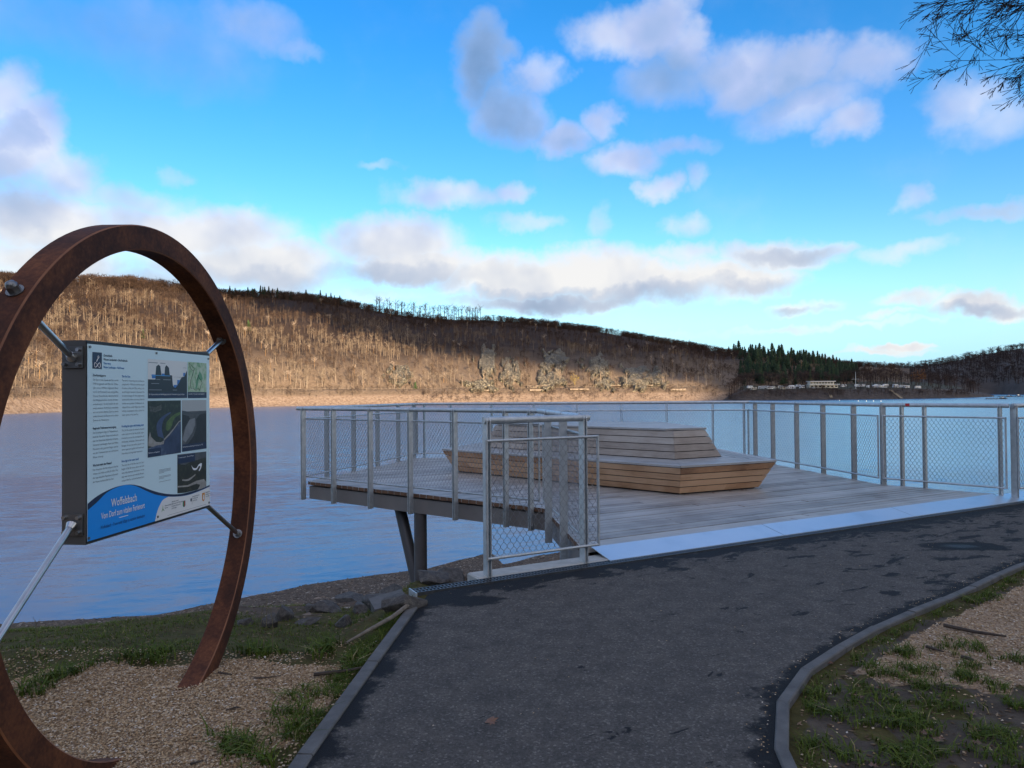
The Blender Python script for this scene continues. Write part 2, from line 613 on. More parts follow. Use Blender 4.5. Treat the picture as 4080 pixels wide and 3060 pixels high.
def smooth_curve(P, n=400):
    P = np.array(P, float)
    s = np.r_[0, np.cumsum(np.linalg.norm(np.diff(P, axis=0), axis=1))]
    out = []
    for i in range(len(P) - 1):
        p0, p1 = P[i], P[i + 1]
        m0 = (P[i + 1] - P[max(i - 1, 0)]) / (s[i + 1] - s[max(i - 1, 0)])
        m1 = (P[min(i + 2, len(P) - 1)] - P[i]) / (s[min(i + 2, len(P) - 1)] - s[i])
        L = s[i + 1] - s[i]
        for u in np.linspace(0, 1, max(2, int(n * L / s[-1])), endpoint=False):
            h = (2 * u ** 3 - 3 * u ** 2 + 1, u ** 3 - 2 * u ** 2 + u, -2 * u ** 3 + 3 * u ** 2, u ** 3 - u ** 2)
            out.append(h[0] * p0 + h[1] * L * m0 + h[2] * p1 + h[3] * L * m1)
    out.append(P[-1])
    return np.array(out)


KR = smooth_curve([(1.55, -8), (1.02, 1.2), (.995, 2.3), (1.047, 2.851), (1.121, 3.114), (1.229, 3.386), (1.416, 3.709), (1.82, 4.129),
                   (2.367, 4.616), (3.193, 5.229), (4.434, 6.187), (7.2, 7.85), (16, 12.6)], 600)
KRs = np.r_[0, np.cumsum(np.linalg.norm(np.diff(KR, axis=0), axis=1))]
PL = path_left(400)


def dist_poly(X, Y, P):
    X, Y = np.asarray(X, float), np.asarray(Y, float)
    best = np.full(X.shape, 1e9)
    for a, c in zip(P[:-1], P[1:]):
        d = c - a
        L = d @ d
        if L < 1e-12:
            continue
        tt = np.clip(((X - a[0]) * d[0] + (Y - a[1]) * d[1]) / L, 0, 1)
        best = np.minimum(best, np.hypot(X - a[0] - tt * d[0], Y - a[1] - tt * d[1]))
    return best


def in_poly(X, Y, P):
    X, Y = np.asarray(X, float), np.asarray(Y, float)
    c = np.zeros(X.shape, bool)
    n = len(P)
    for i in range(n):
        x0, y0 = P[i]
        x1, y1 = P[(i + 1) % n]
        if y0 == y1:
            continue
        c ^= ((y0 > Y) != (y1 > Y)) & (X < (x1 - x0) * (Y - y0) / (y1 - y0) + x0)
    return c


PATH_POLY = np.concatenate([PL[::4], KR[::-1][::4]])
KRc = KR[(KR[:, 1] > -1) & (KR[:, 0] < 9)][::6]

# ------------------------------------------------------------------ ground
gx = np.unique(np.concatenate([np.arange(-260, -20, 12), np.arange(-20, -6, .5), np.arange(-6, 8, .055), np.arange(8, 24, .6), np.arange(24, 260, 12)]))
gy = np.unique(np.concatenate([np.arange(-20, 1, 1.0), np.arange(1, 8, .055), np.arange(8, 40, .22), np.arange(40, 90, 5)]))
GX, GY = np.meshgrid(gx, gy)
GZ = ground_z(GX, GY)
inp = in_poly(GX, GY, PATH_POLY)
GZ = np.where(inp, np.minimum(GZ, -.08), GZ)


def zones(X, Y):
    """gravel, grass, beach masks of the open ground"""
    n = fbm(X * 1.3, Y * 1.3, 4, 21)
    n2 = fbm(X * 5, Y * 5, 3, 33)
    yc = crest(X)
    dk = dist_poly(X, Y, PL[::6])
    left = X < 0
    g_l = (Y < 3.95 + .35 * n * 2 + .15 * n2 - .15 * np.clip(-2.2 - X, 0, 2)) & (dk > .15 + .22 * np.abs(n) + .3 * n2)
    dr = dist_poly(X, Y, KRc)
    g_r = (dr > .22) & (Y > 3.72 + .55 * n2 + 1.0 * n - .22 * (X - 2.0))
    gravel = np.where(left, g_l, g_r)
    yw = np.interp(X / np.maximum(Y, .5), YWx, YWy)
    v = (Y - yc) / np.maximum(yw - yc, 4)
    beach = np.clip((v - .16 - .25 * n + np.where(X > -2.6, .12, 0) - np.where(X < -3.6, .10, 0)) * 9, 0, 1)
    beach = np.maximum(beach, np.clip((X + .9) * 3, 0, 1) * (Y > 5.4 + (X + .7) * .539) * (X > -.9) * ~((Y < 5.43 + (X + .7) * .539)))
    grass_l = (~g_l) & (v < .35)
    grass_r = (~g_r) & ((dr < .17 + .1 * n2) | (n2 + .7 * n > .14))
    grass = np.where(left, grass_l, grass_r)
    return gravel.astype(float), grass.astype(float), beach


zg, zr, zb = zones(GX, GY)
wall = np.ones_like(zg)
attr = np.stack([zg, zr, zb, wall], -1).reshape(-1, 4)
ny, nx = GX.shape
I = np.arange(ny * nx).reshape(ny, nx)
Q = np.stack([I[:-1, :-1], I[:-1, 1:], I[1:, 1:], I[1:, :-1]], -1).reshape(-1, 4)
m, t, b = material('lakeside_ground')
v = objco(t)
at = t.nodes.new('ShaderNodeAttribute'); at.attribute_name = 'zone'
sp = t.nodes.new('ShaderNodeSeparateColor')
t.links.new(at.outputs['Color'], sp.inputs[0])
nA = noise_(v, 9, 6, 0.65, tree=t)
nB = noise_(v, 60, 5, 0.7, tree=t)
nC = noise_(v, 1.3, 4, 0.6, tree=t)
mud = ramp_(nA, [(0.3, (.060, .047, .036)), (0.55, (.095, .074, .055)), (0.75, (.14, .108, .076))], tree=t)
grv = ramp_(nB, [(0.3, (.16, .10, .06)), (0.5, (.33, .225, .14)), (0.72, (.50, .37, .25))], tree=t)
grs = ramp_(nA, [(0.3, (.050, .042, .016)), (0.55, (.080, .068, .024)), (0.8, (.13, .094, .042))], tree=t)
bch = ramp_(math_('ADD', math_('MULTIPLY', nA, .6, tree=t), math_('MULTIPLY', nC, .4, tree=t), tree=t), [(0.32, (.055, .040, .029)), (0.5, (.105, .077, .055)), (0.7, (.165, .120, .082))], tree=t)
c = mix_(smooth_(math_('MULTIPLY_ADD', math_('SUBTRACT', nA, .5, tree=t), .9, sp.outputs[1], tree=t), .35, .65, tree=t), mud, grs, tree=t)
c = mix_(smooth_(math_('MULTIPLY_ADD', math_('SUBTRACT', nA, .5, tree=t), .9, sp.outputs[0], tree=t), .35, .65, tree=t), c, grv, tree=t)
c = mix_(smooth_(math_('MULTIPLY_ADD', math_('SUBTRACT', nA, .5, tree=t), .9, sp.outputs[2], tree=t), .35, .65, tree=t), c, bch, tree=t)
t.links.new(c, b.inputs['Base Color'])
b.inputs['Roughness'].default_value = .92
b.inputs['Specular IOR Level'].default_value = 0.08
bump_(t, b, math_('ADD', nB, math_('MULTIPLY', nA, 1.5, tree=t), tree=t), 0.5, 0.02)
MAT['ground'] = m
tag(link('ground', np_mesh('ground', np.stack([GX, GY, GZ], -1).reshape(-1, 3), Q, MAT['ground'], {'zone': attr}, True)), kind='structure')

# the valley side behind the camera, which shades this shore
hx = np.linspace(-600, 600, 61)
hy = np.array([-19.9, -30, -45, -60, -80, -100, -140, -200, -300.])
hz = np.array([-0.15, 6, 16, 23, 28, 30, 32, 34, 36.])
HX, HY = np.meshgrid(hx, hy)
HZ = np.repeat(hz[:, None], 61, 1) + np.clip(-HY - 22, 0, 40) * .05 * fbm(HX * .03, HY * .03, 4, 8) * 2
I = np.arange(HX.size).reshape(HX.shape)
Qh = np.stack([I[:-1, :-1], I[1:, :-1], I[1:, 1:], I[:-1, 1:]], -1).reshape(-1, 4)
MAT['litter'] = simple('leaf_litter_slope', (.06, .042, .028), (.12, .085, .055), 0.95, scale=.3)
tag(link('hillside', np_mesh('hillside', np.stack([HX, HY, HZ], -1).reshape(-1, 3), Qh, MAT['litter'], None, True)), kind='structure')

# ------------------------------------------------------------------ water
m, t, b = material('lake_water')
b.inputs['Base Color'].default_value = (.032, .120, .250, 1)
b.inputs['Roughness'].default_value = 0.225
b.inputs['IOR'].default_value = 1.42
v = objco(t, (1, 1, 1))
v2 = objco(t, (.50, 1.7, 1), math.radians(-14))
calm = smooth_(noise_(objco(t, (.012, .05, 1)), 1.0, 3, .5, tree=t), .30, .70, tree=t)
big = noise_(v2, 1.1, 2, .5, tree=t, color=True)
small = noise_(v2, 5.5, 3, .6, tree=t, color=True)
sl = vmath('MULTIPLY_ADD', small, (.24, .28, 0), vmath('MULTIPLY', big, (.22, .34, 0), tree=t), tree=t)
sl = vmath('SUBTRACT', sl, (.23, .31, 0), tree=t)
cs = t.nodes.new('ShaderNodeCombineXYZ')
amp_ = math_('MULTIPLY_ADD', calm, .75, .45, tree=t)
t.links.new(amp_, cs.inputs[0]); t.links.new(amp_, cs.inputs[1])
sl = vmath('MULTIPLY', sl, cs.outputs[0], tree=t)
nrm = vmath('NORMALIZE', vmath('ADD', sl, (0, 0, 1), tree=t), tree=t)
t.links.new(nrm, b.inputs['Normal'])
MAT['water'] = m
W = MB().add([(-3000, -60, ZW), (3000, -60, ZW), (3000, 4000, ZW), (-3000, 4000, ZW)], [(0, 1, 2, 3)])
tag(W.build('water', m), kind='structure')

# ------------------------------------------------------------------ far hills
MAINPX = np.array([-1500, -900, 0, 110, 600, 1107, 1600, 2000, 2767, 3200, 3600, 4000, 4400])
MAINSH = np.array([200, 235, 300, 316, 390, 466, 512, 540, 585, 640, 700, 760, 800.])
RIDPX = np.array([-1500, -900, 0, 600, 900, 1200, 1600, 2000, 2800, 3200, 3600, 4400])
RIDY = np.array([430, 480, 600, 650, 720, 800, 850, 900, 1000, 1050, 1100, 1200.])
SKPX = np.array([-1500, -500, 0, 200, 300, 380, 500, 600, 700, 800, 850, 920, 980, 1060, 1200, 1300, 1400, 1500, 1600, 1700, 1850, 1950, 2050, 2212, 2400]) * 4080 / 2212.
SKY_ = np.array([592, 596, 606, 610, 613, 623, 641, 642, 650, 670, 680, 686, 691, 692, 704, 718, 735, 751, 768, 777, 792, 795, 797, 800, 803]) * 4080 / 2212.
SKPX[0:2] = (-1500, -500)
LIP = np.array([0, .03, .07, .085, .11, .2, .4, .65, .85, 1.0])


def main_col(px):
    ys = np.interp(px, MAINPX, MAINSH)
    yr = np.interp(px, RIDPX, RIDY)
    sy = np.interp(px, SKPX, SKY_)
    zr_ = D(px, sy, yr)[2]
    return ys, yr, zr_


def main_hill(px, s):
    """point on the far hillside: px picks the column (compass direction), s runs shore -> ridge"""
    ys, yr, zr_ = main_col(px)
    Y = ys + (yr - ys) * s
    d = ray(px, 1500)
    X = d[0] / d[1] * Y
    road = 5.5
    if s < 0:
        z = ZW + s * 60
    elif s < .06:
        z = ZW + (s / .06) * (road - ZW)
    elif s < .085:
        z = road + .1
    else:
        u = (s - .085) / .915
        z = road + (zr_ - road) * (u ** .80)
    nz = fbm(X * .012, Y * .012, 4, 41) * 26 * np.clip((s - .1) * 3, 0, 1) * np.clip((1 - s) * 4, 0, 1)
    gul = fbm(X * .05, Y * .02, 3, 44) * 6 * np.clip((s + .02) * 8, 0, 1) * np.clip((1 - s) * 3, 0, 1) * (0.55 if s < .085 else 1)
    return np.array([X, Y, z + nz + gul])


def strip_mesh(name, fn, pxs, ss, mat):
    V = np.array([fn(p, s) for s in ss for p in pxs])
    I = np.arange(len(V)).reshape(len(ss), len(pxs))
    Q = np.stack([I[:-1, :-1], I[:-1, 1:], I[1:, 1:], I[1:, :-1]], -1).reshape(-1, 4)
    return tag(link(name, np_mesh(name, V, Q, mat, None, True)), kind='structure')


m, t, b = material('winter_hillside')
v = objco(t)
nA = noise_(v, .05, 6, .65, tree=t)
nB = noise_(v, .6, 5, .65, tree=t)
k = math_('ADD', math_('MULTIPLY', nA, .5, tree=t), math_('MULTIPLY', nB, .5, tree=t), tree=t)
soil = ramp_(k, [(0.32, (.10, .070, .046)), (0.5, (.19, .136, .092)), (0.68, (.27, .198, .136))], tree=t)
shore = ramp_(nB, [(0.3, (.15, .098, .066)), (0.5, (.27, .19, .13)), (0.72, (.38, .285, .205))], tree=t)
gz = t.nodes.new('ShaderNodeNewGeometry')
sz = t.nodes.new('ShaderNodeSeparateXYZ')
t.links.new(gz.outputs['Position'], sz.inputs[0])
hgt = math_('MULTIPLY_ADD', math_('SUBTRACT', nB, .5, tree=t), 5.0, sz.outputs[2], tree=t)
up = smooth_(math_('MULTIPLY_ADD', nA, 60.0, sz.outputs[2], tree=t), 42, 85, tree=t)
soil = mix_(up, soil, (.050, .034, .026), tree=t)  # soil darkens with height: cloud shade of the upper slope put into colour
t.links.new(mix_(smooth_(hgt, 2.5, 0.5, tree=t), soil, shore, tree=t), b.inputs['Base Color'])
b.inputs['Roughness'].default_value = 0.95
b.inputs['Specular IOR Level'].default_value = 0.1
bump_(t, b, nB, 0.8, 1.5)
MAT['hill'] = m
MAT['hill_shade_tone'] = simple('wooded_slope_shade_tone', (.035, .028, .024), (.075, .058, .045), .95, 0, .06)  # slope colour darkened to carry the shade on the right hill
pxs = np.arange(-1500, 3640, 42)
ss = np.concatenate([[-.15, -.03], np.linspace(0, .1, 9), np.linspace(.13, 1.0, 26), [1.06, 1.3, 2.0]])


def main_back(px, s):
    if s <= 1:
        return main_hill(px, s)
    p = main_hill(px, 1.0)
    q = p * (1 + .5 * (s - 1))
    q[2] = p[2] - (s - 1) * 45 - 6 * (s > 1.04)
    return q


strip_mesh('hill', main_back, pxs, ss, MAT['hill'])

# second hill, closing the lake on the right
RPX = np.array([1750, 1850, 1950, 2000, 2060, 2130, 2212, 2330, 2450, 2700, 3000]) * 4080 / 2212.
RSK = np.array([806, 800, 795, 790, 780, 765, 752, 735, 722, 705, 695]) * 4080 / 2212.


def right_hill(px, s):
    sh = np.interp(px, [3200, 3960, 4080, 5600], [1150, 1120, 1000, 700])
    yr = np.interp(px, [3200, 4080, 5600], [1750, 1500, 1100])
    zr_ = D(px, np.interp(px, RPX, RSK), yr)[2]
    ss_ = min(max(s, 0), 1)
    Y = sh + (yr - sh) * s
    d = ray(px, 1500)
    X = d[0] / d[1] * Y
    z = ZW + 14 * min(ss_ / .05, 1) + max(zr_ - ZW - 14, 4) * max(ss_ - .05, 0) ** .85 / .957
    if s < 0: z = ZW + s * 60
    if s > 1: z = zr_ - (s - 1) * 120
    return np.array([X, Y, z + fbm(X * .01, Y * .01, 4, 61) * 14 * min(ss_ * 4, 1) * min(1, (1 - ss_) * 5)])


strip_mesh('hill_beyond', right_hill, np.arange(3200, 5600, 48), np.concatenate([[-.1], np.linspace(0, .06, 4), np.linspace(.1, 1, 16), [1.2, 1.8]]), MAT['hill_shade_tone'])

# headland with the camp site
HPX = np.array([2880, 2960, 3100, 3250, 3400, 3550, 3700, 3800, 3890, 3960])
HSH = np.array([588, 575, 580, 585, 592, 600, 620, 645, 690, 735])
HTOP = np.array([-5.45, 2.6, 3.6, 3.8, 4.0, 4.0, 2.6, 0.6, -2.8, -5.2])
HD = np.array([14, 110, 170, 190, 200, 200, 190, 150, 90, 40])


def headland(px, s):
    sh, top, dep = (np.interp(px, HPX, a) for a in (HSH, HTOP, HD))
    Y = sh + dep * s
    d = ray(px, 1500)
    X = d[0] / d[1] * Y
    if s < 0: z = ZW + s * 60
    elif s < .14: z = ZW + (top - ZW) * (s / .14) ** .9
    else: z = top + (s - .14) / .86 * 9 * (top + 6) / 10
    if s > 1: z -= (s - 1) * 40
    return np.array([X, Y, z + fbm(X * .06, Y * .06, 4, 71) * 2.4 * np.clip(s * 10, 0, 1) * (1.9 if s < .14 else .5) * min(1, max(0, (px - 2880) / 90))])


m, t, b = material('headland_bank')
v = objco(t)
nB = noise_(v, .35, 6, .7, tree=t)
bank = ramp_(nB, [(0.3, (.022, .017, .014)), (0.5, (.055, .040, .030)), (0.72, (.12, .088, .065))], tree=t)
lawn = ramp_(nB, [(0.3, (.03, .035, .016)), (0.7, (.065, .06, .03))], tree=t)
gz = t.nodes.new('ShaderNodeNewGeometry')
sz = t.nodes.new('ShaderNodeSeparateXYZ')
t.links.new(gz.outputs['Position'], sz.inputs[0])
t.links.new(mix_(smooth_(math_('MULTIPLY_ADD', nB, 2.0, sz.outputs[2], tree=t), 3.2, 5.2, tree=t), bank, lawn, tree=t), b.inputs['Base Color'])
b.inputs['Roughness'].default_value = 0.95
bump_(t, b, nB, 1.0, 1.5)
MAT['headland'] = m
strip_mesh('headland', headland, np.arange(2880, 3961, 12), np.concatenate([[-.1], np.linspace(0, .16, 9), np.linspace(.2, 1, 14), [1.15, 1.4]]), m)

# ------------------------------------------------------------------ trees of the far shore
MAT['bare'] = tinted('bare_winter_trees', [(0.0, (.035, .023, .018)), (0.22, (.085, .054, .037)), (0.45, (.205, .155, .108)), (0.8, (.30, .236, .168)), (0.93, (.40, .32, .245)), (1.0, (.36, .20, .075))], 0.9, 0.1)
MAT['dusky'] = tinted('dusky_bare_trees', [(0.0, (.040, .030, .028)), (0.5, (.070, .050, .042)), (1.0, (.12, .085, .065))], 0.95, 0.05)  # dark tones carry the right hill's shade; dark scrub uses them too
MAT['conifer'] = tinted('dark_conifers', [(0.0, (.012, .022, .014)), (0.6, (.024, .042, .022)), (1.0, (.045, .065, .03))], 0.85, 0.15)
MAT['bark_far'] = tinted('far_bark', [(0.0, (.06, .045, .035)), (1.0, (.10, .08, .06))], .9, .1)
MAT['russet'] = tinted('russet_oak', [(0.0, (.13, .060, .025)), (1.0, (.22, .10, .042))], 0.9, 0.1)
MAT['golden'] = tinted('golden_foliage', [(0.0, (.28, .20, .05)), (1.0, (.42, .32, .09))], 0.9, 0.1)


def bare_tree(seed, n_twig=70, spread=.30, dense=1.0, tk=1.0):
    """unit-high leafless tree: tapered trunk, limbs and a haze of twigs"""
    r = random.Random(seed)
    mb = MB()
    lean = (r.uniform(-.04, .04), r.uniform(-.04, .04))
    top = (lean[0], lean[1], .82)
    mb.tube([(0, 0, -.08), (lean[0] * .3, lean[1] * .3, .35), top], [.017 * tk, .013 * tk, .004], 3, False)
    limbs = []
    for i in range(7):
        z0 = r.uniform(.28, .68)
        a = r.uniform(0, 2 * math.pi)
        L = r.uniform(.7, 1.0) * spread
        p0 = np.array([lean[0] * z0, lean[1] * z0, z0])
        p1 = p0 + np.array([math.cos(a) * L, math.sin(a) * L, r.uniform(.12, .30)])
        mb.tube([p0, p1], [.006, .002], 3, False)
        limbs.append((p0, p1))
    for i in range(n_twig):
        p0, p1 = limbs[i % 7] if i % 3 else (np.array([0, 0, .45]), np.array(top))
        q = p0 + (p1 - p0) * r.uniform(.25, 1.0)
        d = np.array([r.gauss(0, 1), r.gauss(0, 1), r.gauss(.7, .6)])
        d = d / np.linalg.norm(d) * r.uniform(.10, .22)
        wv = np.cross(d, [r.gauss(0, 1), r.gauss(0, 1), r.gauss(0, 1)])
        wv = wv / np.linalg.norm(wv) * r.uniform(.005, .011) * dense
        mb.add([q - wv, q + wv, q + d], [(0, 1, 2)])
    return mb


def conifer(seed, tiers=8, bough=9):
    r = random.Random(seed)
    mb = MB()
    mb.tube([(0, 0, -.06), (0, 0, .96)], [.016, .003], 4, False)
    for k in range(tiers):
        z = .16 + .80 * k / tiers
        R = (.20 * (1 - (k / tiers) ** 1.15) + .02)
        for j in range(bough):
            a = 2 * math.pi * (j + r.random()) / bough
            L = R * r.uniform(.7, 1.2)
            tip = np.array([math.cos(a) * L, math.sin(a) * L, z - .05 - r.uniform(0, .05)])
            sd_ = np.array([-math.sin(a), math.cos(a), 0]) * (.035 + .25 * L * .5)
            mb.add([(0, 0, z + .055), tip * np.array([.6, .6, 1]) + sd_ + (0, 0, .01), tip, tip * np.array([.6, .6, 1]) - sd_ + (0, 0, .01)], [(0, 1, 2), (0, 2, 3)])
    return mb


def bushy(seed, n=230):
    r = random.Random(seed)
    mb = MB()
    mb.tube([(0, 0, -.06), (0, 0, .45)], [.02, .01], 4, False)
    for i in range(n):
        d = np.array([r.gauss(0, 1), r.gauss(0, 1), r.gauss(0, .9)])
        d = d / np.linalg.norm(d) * r.uniform(.45, 1.0)
        c = np.array([d[0] * .36, d[1] * .36, .58 + d[2] * .40])
        a = np.array([r.gauss(0, 1), r.gauss(0, 1), r.gauss(0, 1)]) * .035
        b2 = np.array([r.gauss(0, 1), r.gauss(0, 1), r.gauss(0, 1)]) * .035
        mb.add([c, c + a, c + b2], [(0, 1, 2)])
    return mb


def pale_trunk(mb):
    V, T = tris(mb)
    c = np.full(len(V), -.08)
    c[:9] = .07  # trunk vertices are paler than the twigs
    return V, T, c


BARE = [pale_trunk(bare_tree(s, 40, .27)) for s in range(6)]
BARE_SHADE = [tris(bare_tree(s + 20, 60, .33)) for s in range(4)]
CONI = [tris(conifer(s)) for s in range(5)]
BUSH = [tris(bushy(s)) for s in range(4)]


def surf_pts(fn, n, pxr, sr, dens=None):
    out = []
    while len(out) < n:
        px, s = random.uniform(*pxr), random.uniform(*sr)
        if dens and random.random() > dens(px, s):
            continue
        p = fn(px, s)
        out.append((px, s, *p))
    return np.array(out)


CRAGS = [(1590, 1492, 56, 50), (1940, 1442, 46, 80), (2035, 1478, 50, 74), (2205, 1440, 66, 50), (2195, 1515, 70, 40),
         (2380, 1462, 66, 50), (2560, 1512, 100, 50), (2410, 1530, 50, 30), (1920, 1535, 70, 26)]


def px_of(P):
    d = np.asarray(P, float) - CAM
    z = d @ fw
    return CX + F_PX * (d @ R_) / z, CY - F_PX * (d @ U_) / z


def dens_main(px, s):
    if s < .085: return 0
    x, y = px_of(main_hill(px, s))
    for cx_, cy_, rx_, ry_ in CRAGS:
        if ((x - cx_) / rx_) ** 2 + ((y - cy_) / ry_) ** 2 < .8:
            return .16
    if 1600 < px < 3000 and s < .30 and vnoise(px * .012, s * 9, 5) > .55:
        return .35
    return 1.0


def forest(name, P, h0, h1, mat, bases, wid=(.8, 1.25), tint=None):
    n = len(P)
    h = rng.uniform(h0, h1, n)
    sc = np.stack([h * rng.uniform(*wid, n), h * rng.uniform(*wid, n), h], 1)
    V, T, C = scatter(bases, P[:, 2:5], sc, rng.uniform(0, 6.28, n), tint)
    return tag(link(name, np_mesh(name, V, T, mat, {'tint': C})), kind='stuff')


P1 = surf_pts(main_hill, 8200, (-700, 3590), (.085, .965), dens_main)
tn = np.clip(.42 - .16 * np.clip((P1[:, 0] - 1250) / 700, 0, 1) - .22 * np.clip(P1[:, 1] * 1.8 - .6 + .9 * fbm(P1[:, 2] * .01, P1[:, 3] * .01, 3, 17), 0, 1) * 1.7 + .7 * fbm(P1[:, 2] * .02, P1[:, 3] * .02, 3, 91) + rng.normal(0, .11, len(P1)), 0, .93)  # tint drops rightward and uphill: cloud shade painted into the trees
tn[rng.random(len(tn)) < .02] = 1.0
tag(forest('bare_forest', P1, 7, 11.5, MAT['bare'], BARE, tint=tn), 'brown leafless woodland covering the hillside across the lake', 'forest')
P2 = surf_pts(right_hill, 2300, (3350, 4500), (.05, 1.0))
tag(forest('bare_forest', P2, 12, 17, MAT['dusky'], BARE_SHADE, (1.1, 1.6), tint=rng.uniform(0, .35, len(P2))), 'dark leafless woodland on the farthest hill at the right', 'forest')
P3 = surf_pts(headland, 260, (2900, 3900), (.32, 1.0))
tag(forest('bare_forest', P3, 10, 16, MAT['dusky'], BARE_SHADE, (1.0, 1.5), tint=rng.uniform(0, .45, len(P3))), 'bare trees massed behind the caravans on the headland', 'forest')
P4 = surf_pts(main_hill, 260, (2950, 3420), (.10, .62))
tag(forest('conifer_wood', P4, 12, 20, MAT['conifer'], CONI), 'dark conifers massed on the slope above the camp site', 'forest')


P7 = surf_pts(main_hill, 2400, (-200, 3560), (.93, 1.0), lambda px, s: 0.12 if 1490 < px < 1930 and s > .96 else (1.0 if vnoise(px * .02, 3, 9) > .25 else .35))
def thicket(seed, n=85):
    r = random.Random(seed)
    mb = MB()
    mb.tube([(0, 0, -.1), (0, 0, .7)], [.016, .006], 3, False)
    for _ in range(n):
        z_ = r.uniform(-.05, .72)
        q = np.array([r.gauss(0, .17), r.gauss(0, .17), z_])
        d = np.array([r.gauss(0, .6), r.gauss(0, .6), r.uniform(.5, 1.2)])
        d = d / np.linalg.norm(d) * r.uniform(.16, .30)
        wv = np.cross(d, [r.gauss(0, 1), r.gauss(0, 1), r.gauss(0, 1)])
        wv = wv / np.linalg.norm(wv) * r.uniform(.010, .024)
        mb.add([q - wv, q + wv, q + d], [(0, 1, 2)])
    return mb


CREST = [tris(thicket(s + 60)) for s in range(5)]
tag(forest('bare_forest', P7, 5, 10.5, MAT['bare'], CREST, (.9, 1.5), tint=rng.uniform(0, .22, len(P7))), 'dark fringe of bare crowns along the hill crest', 'forest')
P5 = surf_pts(main_hill, 700, (-100, 2900), (.03, .088))
forest('shore_scrub', P5, 2.0, 5.0, MAT['bare'], BARE, (1.2, 2.0), tint=rng.uniform(.1, .6, len(P5)))
P8 = surf_pts(main_hill, 520, (1650, 2960), (.004, .066), lambda px, s: 1.0 if vnoise(px * .02, s * 40, 3) > .45 else .15)
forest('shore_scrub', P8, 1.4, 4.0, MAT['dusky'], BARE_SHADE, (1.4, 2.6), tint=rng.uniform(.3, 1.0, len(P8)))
P6 = surf_pts(headland, 520, (2900, 3860), (.03, .16))
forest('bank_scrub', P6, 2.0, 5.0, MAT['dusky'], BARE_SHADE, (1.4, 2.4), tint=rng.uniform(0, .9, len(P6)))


def place_trees(name, spots, bases, mat, label, cat, group, wid=1.0, tints=(.2, .8)):
    meshes = []
    for i, base_ in enumerate(bases):
        V, T = base_[0], base_[1]
        meshes.append(np_mesh(name, V, T, mat, {'tint': np.clip((base_[2] if len(base_) > 2 else 0) + np.full(len(V), tints[0] + (tints[1] - tints[0]) * i / max(1, len(bases) - 1)), 0, 1)}))
    for i, (p, h) in enumerate(spots):
        o = link(name, meshes[i % len(meshes)])
        o.location = p
        o.rotation_euler = (0, 0, random.uniform(0, 6.28))
        o.scale = (h * wid * random.uniform(.85, 1.15),) * 2 + (h,)
        tag(o, label(i) if callable(label) else label, cat, group)


# the open row of trees on the ridge, light showing between the stems
row = [(tris(bare_tree(s + 40, 60, .22, .8, 1.5))) for s in range(5)]
spots = [(main_hill(x * 4080 / 2212., .985), random.uniform(17, 22)) for x in np.linspace(812, 1040, 40) + np.array([random.uniform(-3, 3) for _ in range(40)])]
place_trees('bare_tree', spots, row, MAT['bare'], 'slender leafless tree in the open row on the ridge crest', 'tree', 'open row of bare trees on the ridge', 1.0, (.0, .3))
spots = [(main_hill(x, random.uniform(.93, .99)), random.uniform(9, 15)) for x in np.sort(rng.uniform(880, 1380, 30))]
place_trees('conifer_tree', spots, CONI, MAT['conifer'], 'dark conifer rising from the ridge behind the rusty ring', 'tree', 'conifers on the ridge near the ring')
spots = [(main_hill(x, .98), h) for x, h in zip(list(np.linspace(2910, 3330, 34) + rng.uniform(-6, 6, 34)), list(rng.uniform(11, 26, 22)) + list(rng.uniform(12, 20, 12)))]
place_trees('conifer_tree', spots, CONI, MAT['conifer'], 'tall dark conifer in the clump crowning the low ridge', 'tree', 'tall conifers above the camp site', 1.5)
spots = [(main_hill(x, random.uniform(.087, .12)), random.uniform(9, 14)) for x in np.sort(rng.uniform(-60, 2900, 120))]
place_trees('bare_tree', spots, BARE, MAT['bare'], 'pale leafless tree at the foot of the far hillside', 'tree', 'bare trees along the foot of the far hill', 1.0, (.5, .9))
sp_h = lambda x, s: headland(x, s)
ok_ = thing('oak_tree', sp_h(3660, .35), 'rounded russet oak at the right end of the camp site', 'tree')
V, T = BUSH[0]
V = V * np.array([20, 20, 19.])
nt = 8
link('trunk', np_mesh('trunk', V[:nt], T[T.max(1) < nt], MAT['bark_far'], {'tint': np.full(nt, .2)}), ok_, None, True)
link('crown', np_mesh('crown', V[nt:], T[T.min(1) >= nt] - nt, MAT['russet'], {'tint': rng.random(len(V) - nt)}), ok_, None, True)['kind'] = 'stuff'
place_trees('yellow_shrub', [(main_hill(2290, .095), 9.5)], [BUSH[1]], MAT['golden'], 'golden yellow bush beside the shore road below the crags', 'shrub', None, 1.2)
place_trees('green_pine', [(main_hill(990, .50), 11), (main_hill(1655, .075), 6.5), (main_hill(570, .30), 7)], [CONI[1]], tinted('young_pine_green', [(0, (.05, .085, .03)), (1, (.08, .12, .04))]),
            lambda i: ['lone green pine among the brown trees right of the ring', 'small green bush just below the shore road', 'small green pine on the slope seen through the ring'][i], 'tree', None, 1.6)
spots = [(sp_h(x, s), h) for x, s, h in ((2990, .30, 15), (3060, .36, 14), (3140, .30, 15), (3215, .42, 17), (3290, .46, 15), (3360, .44, 13), (3440, .40, 14), (3520, .44, 15), (3590, .42, 12), (3740, .35, 13), (3790, .30, 11), (3100, .5, 16), (3480, .5, 15))]
place_trees('bare_tree', spots, BARE_SHADE, MAT['dusky'], 'leafless tree standing among the camp site caravans', 'tree', 'bare trees on the camp site', 1.5, (.15, .55))

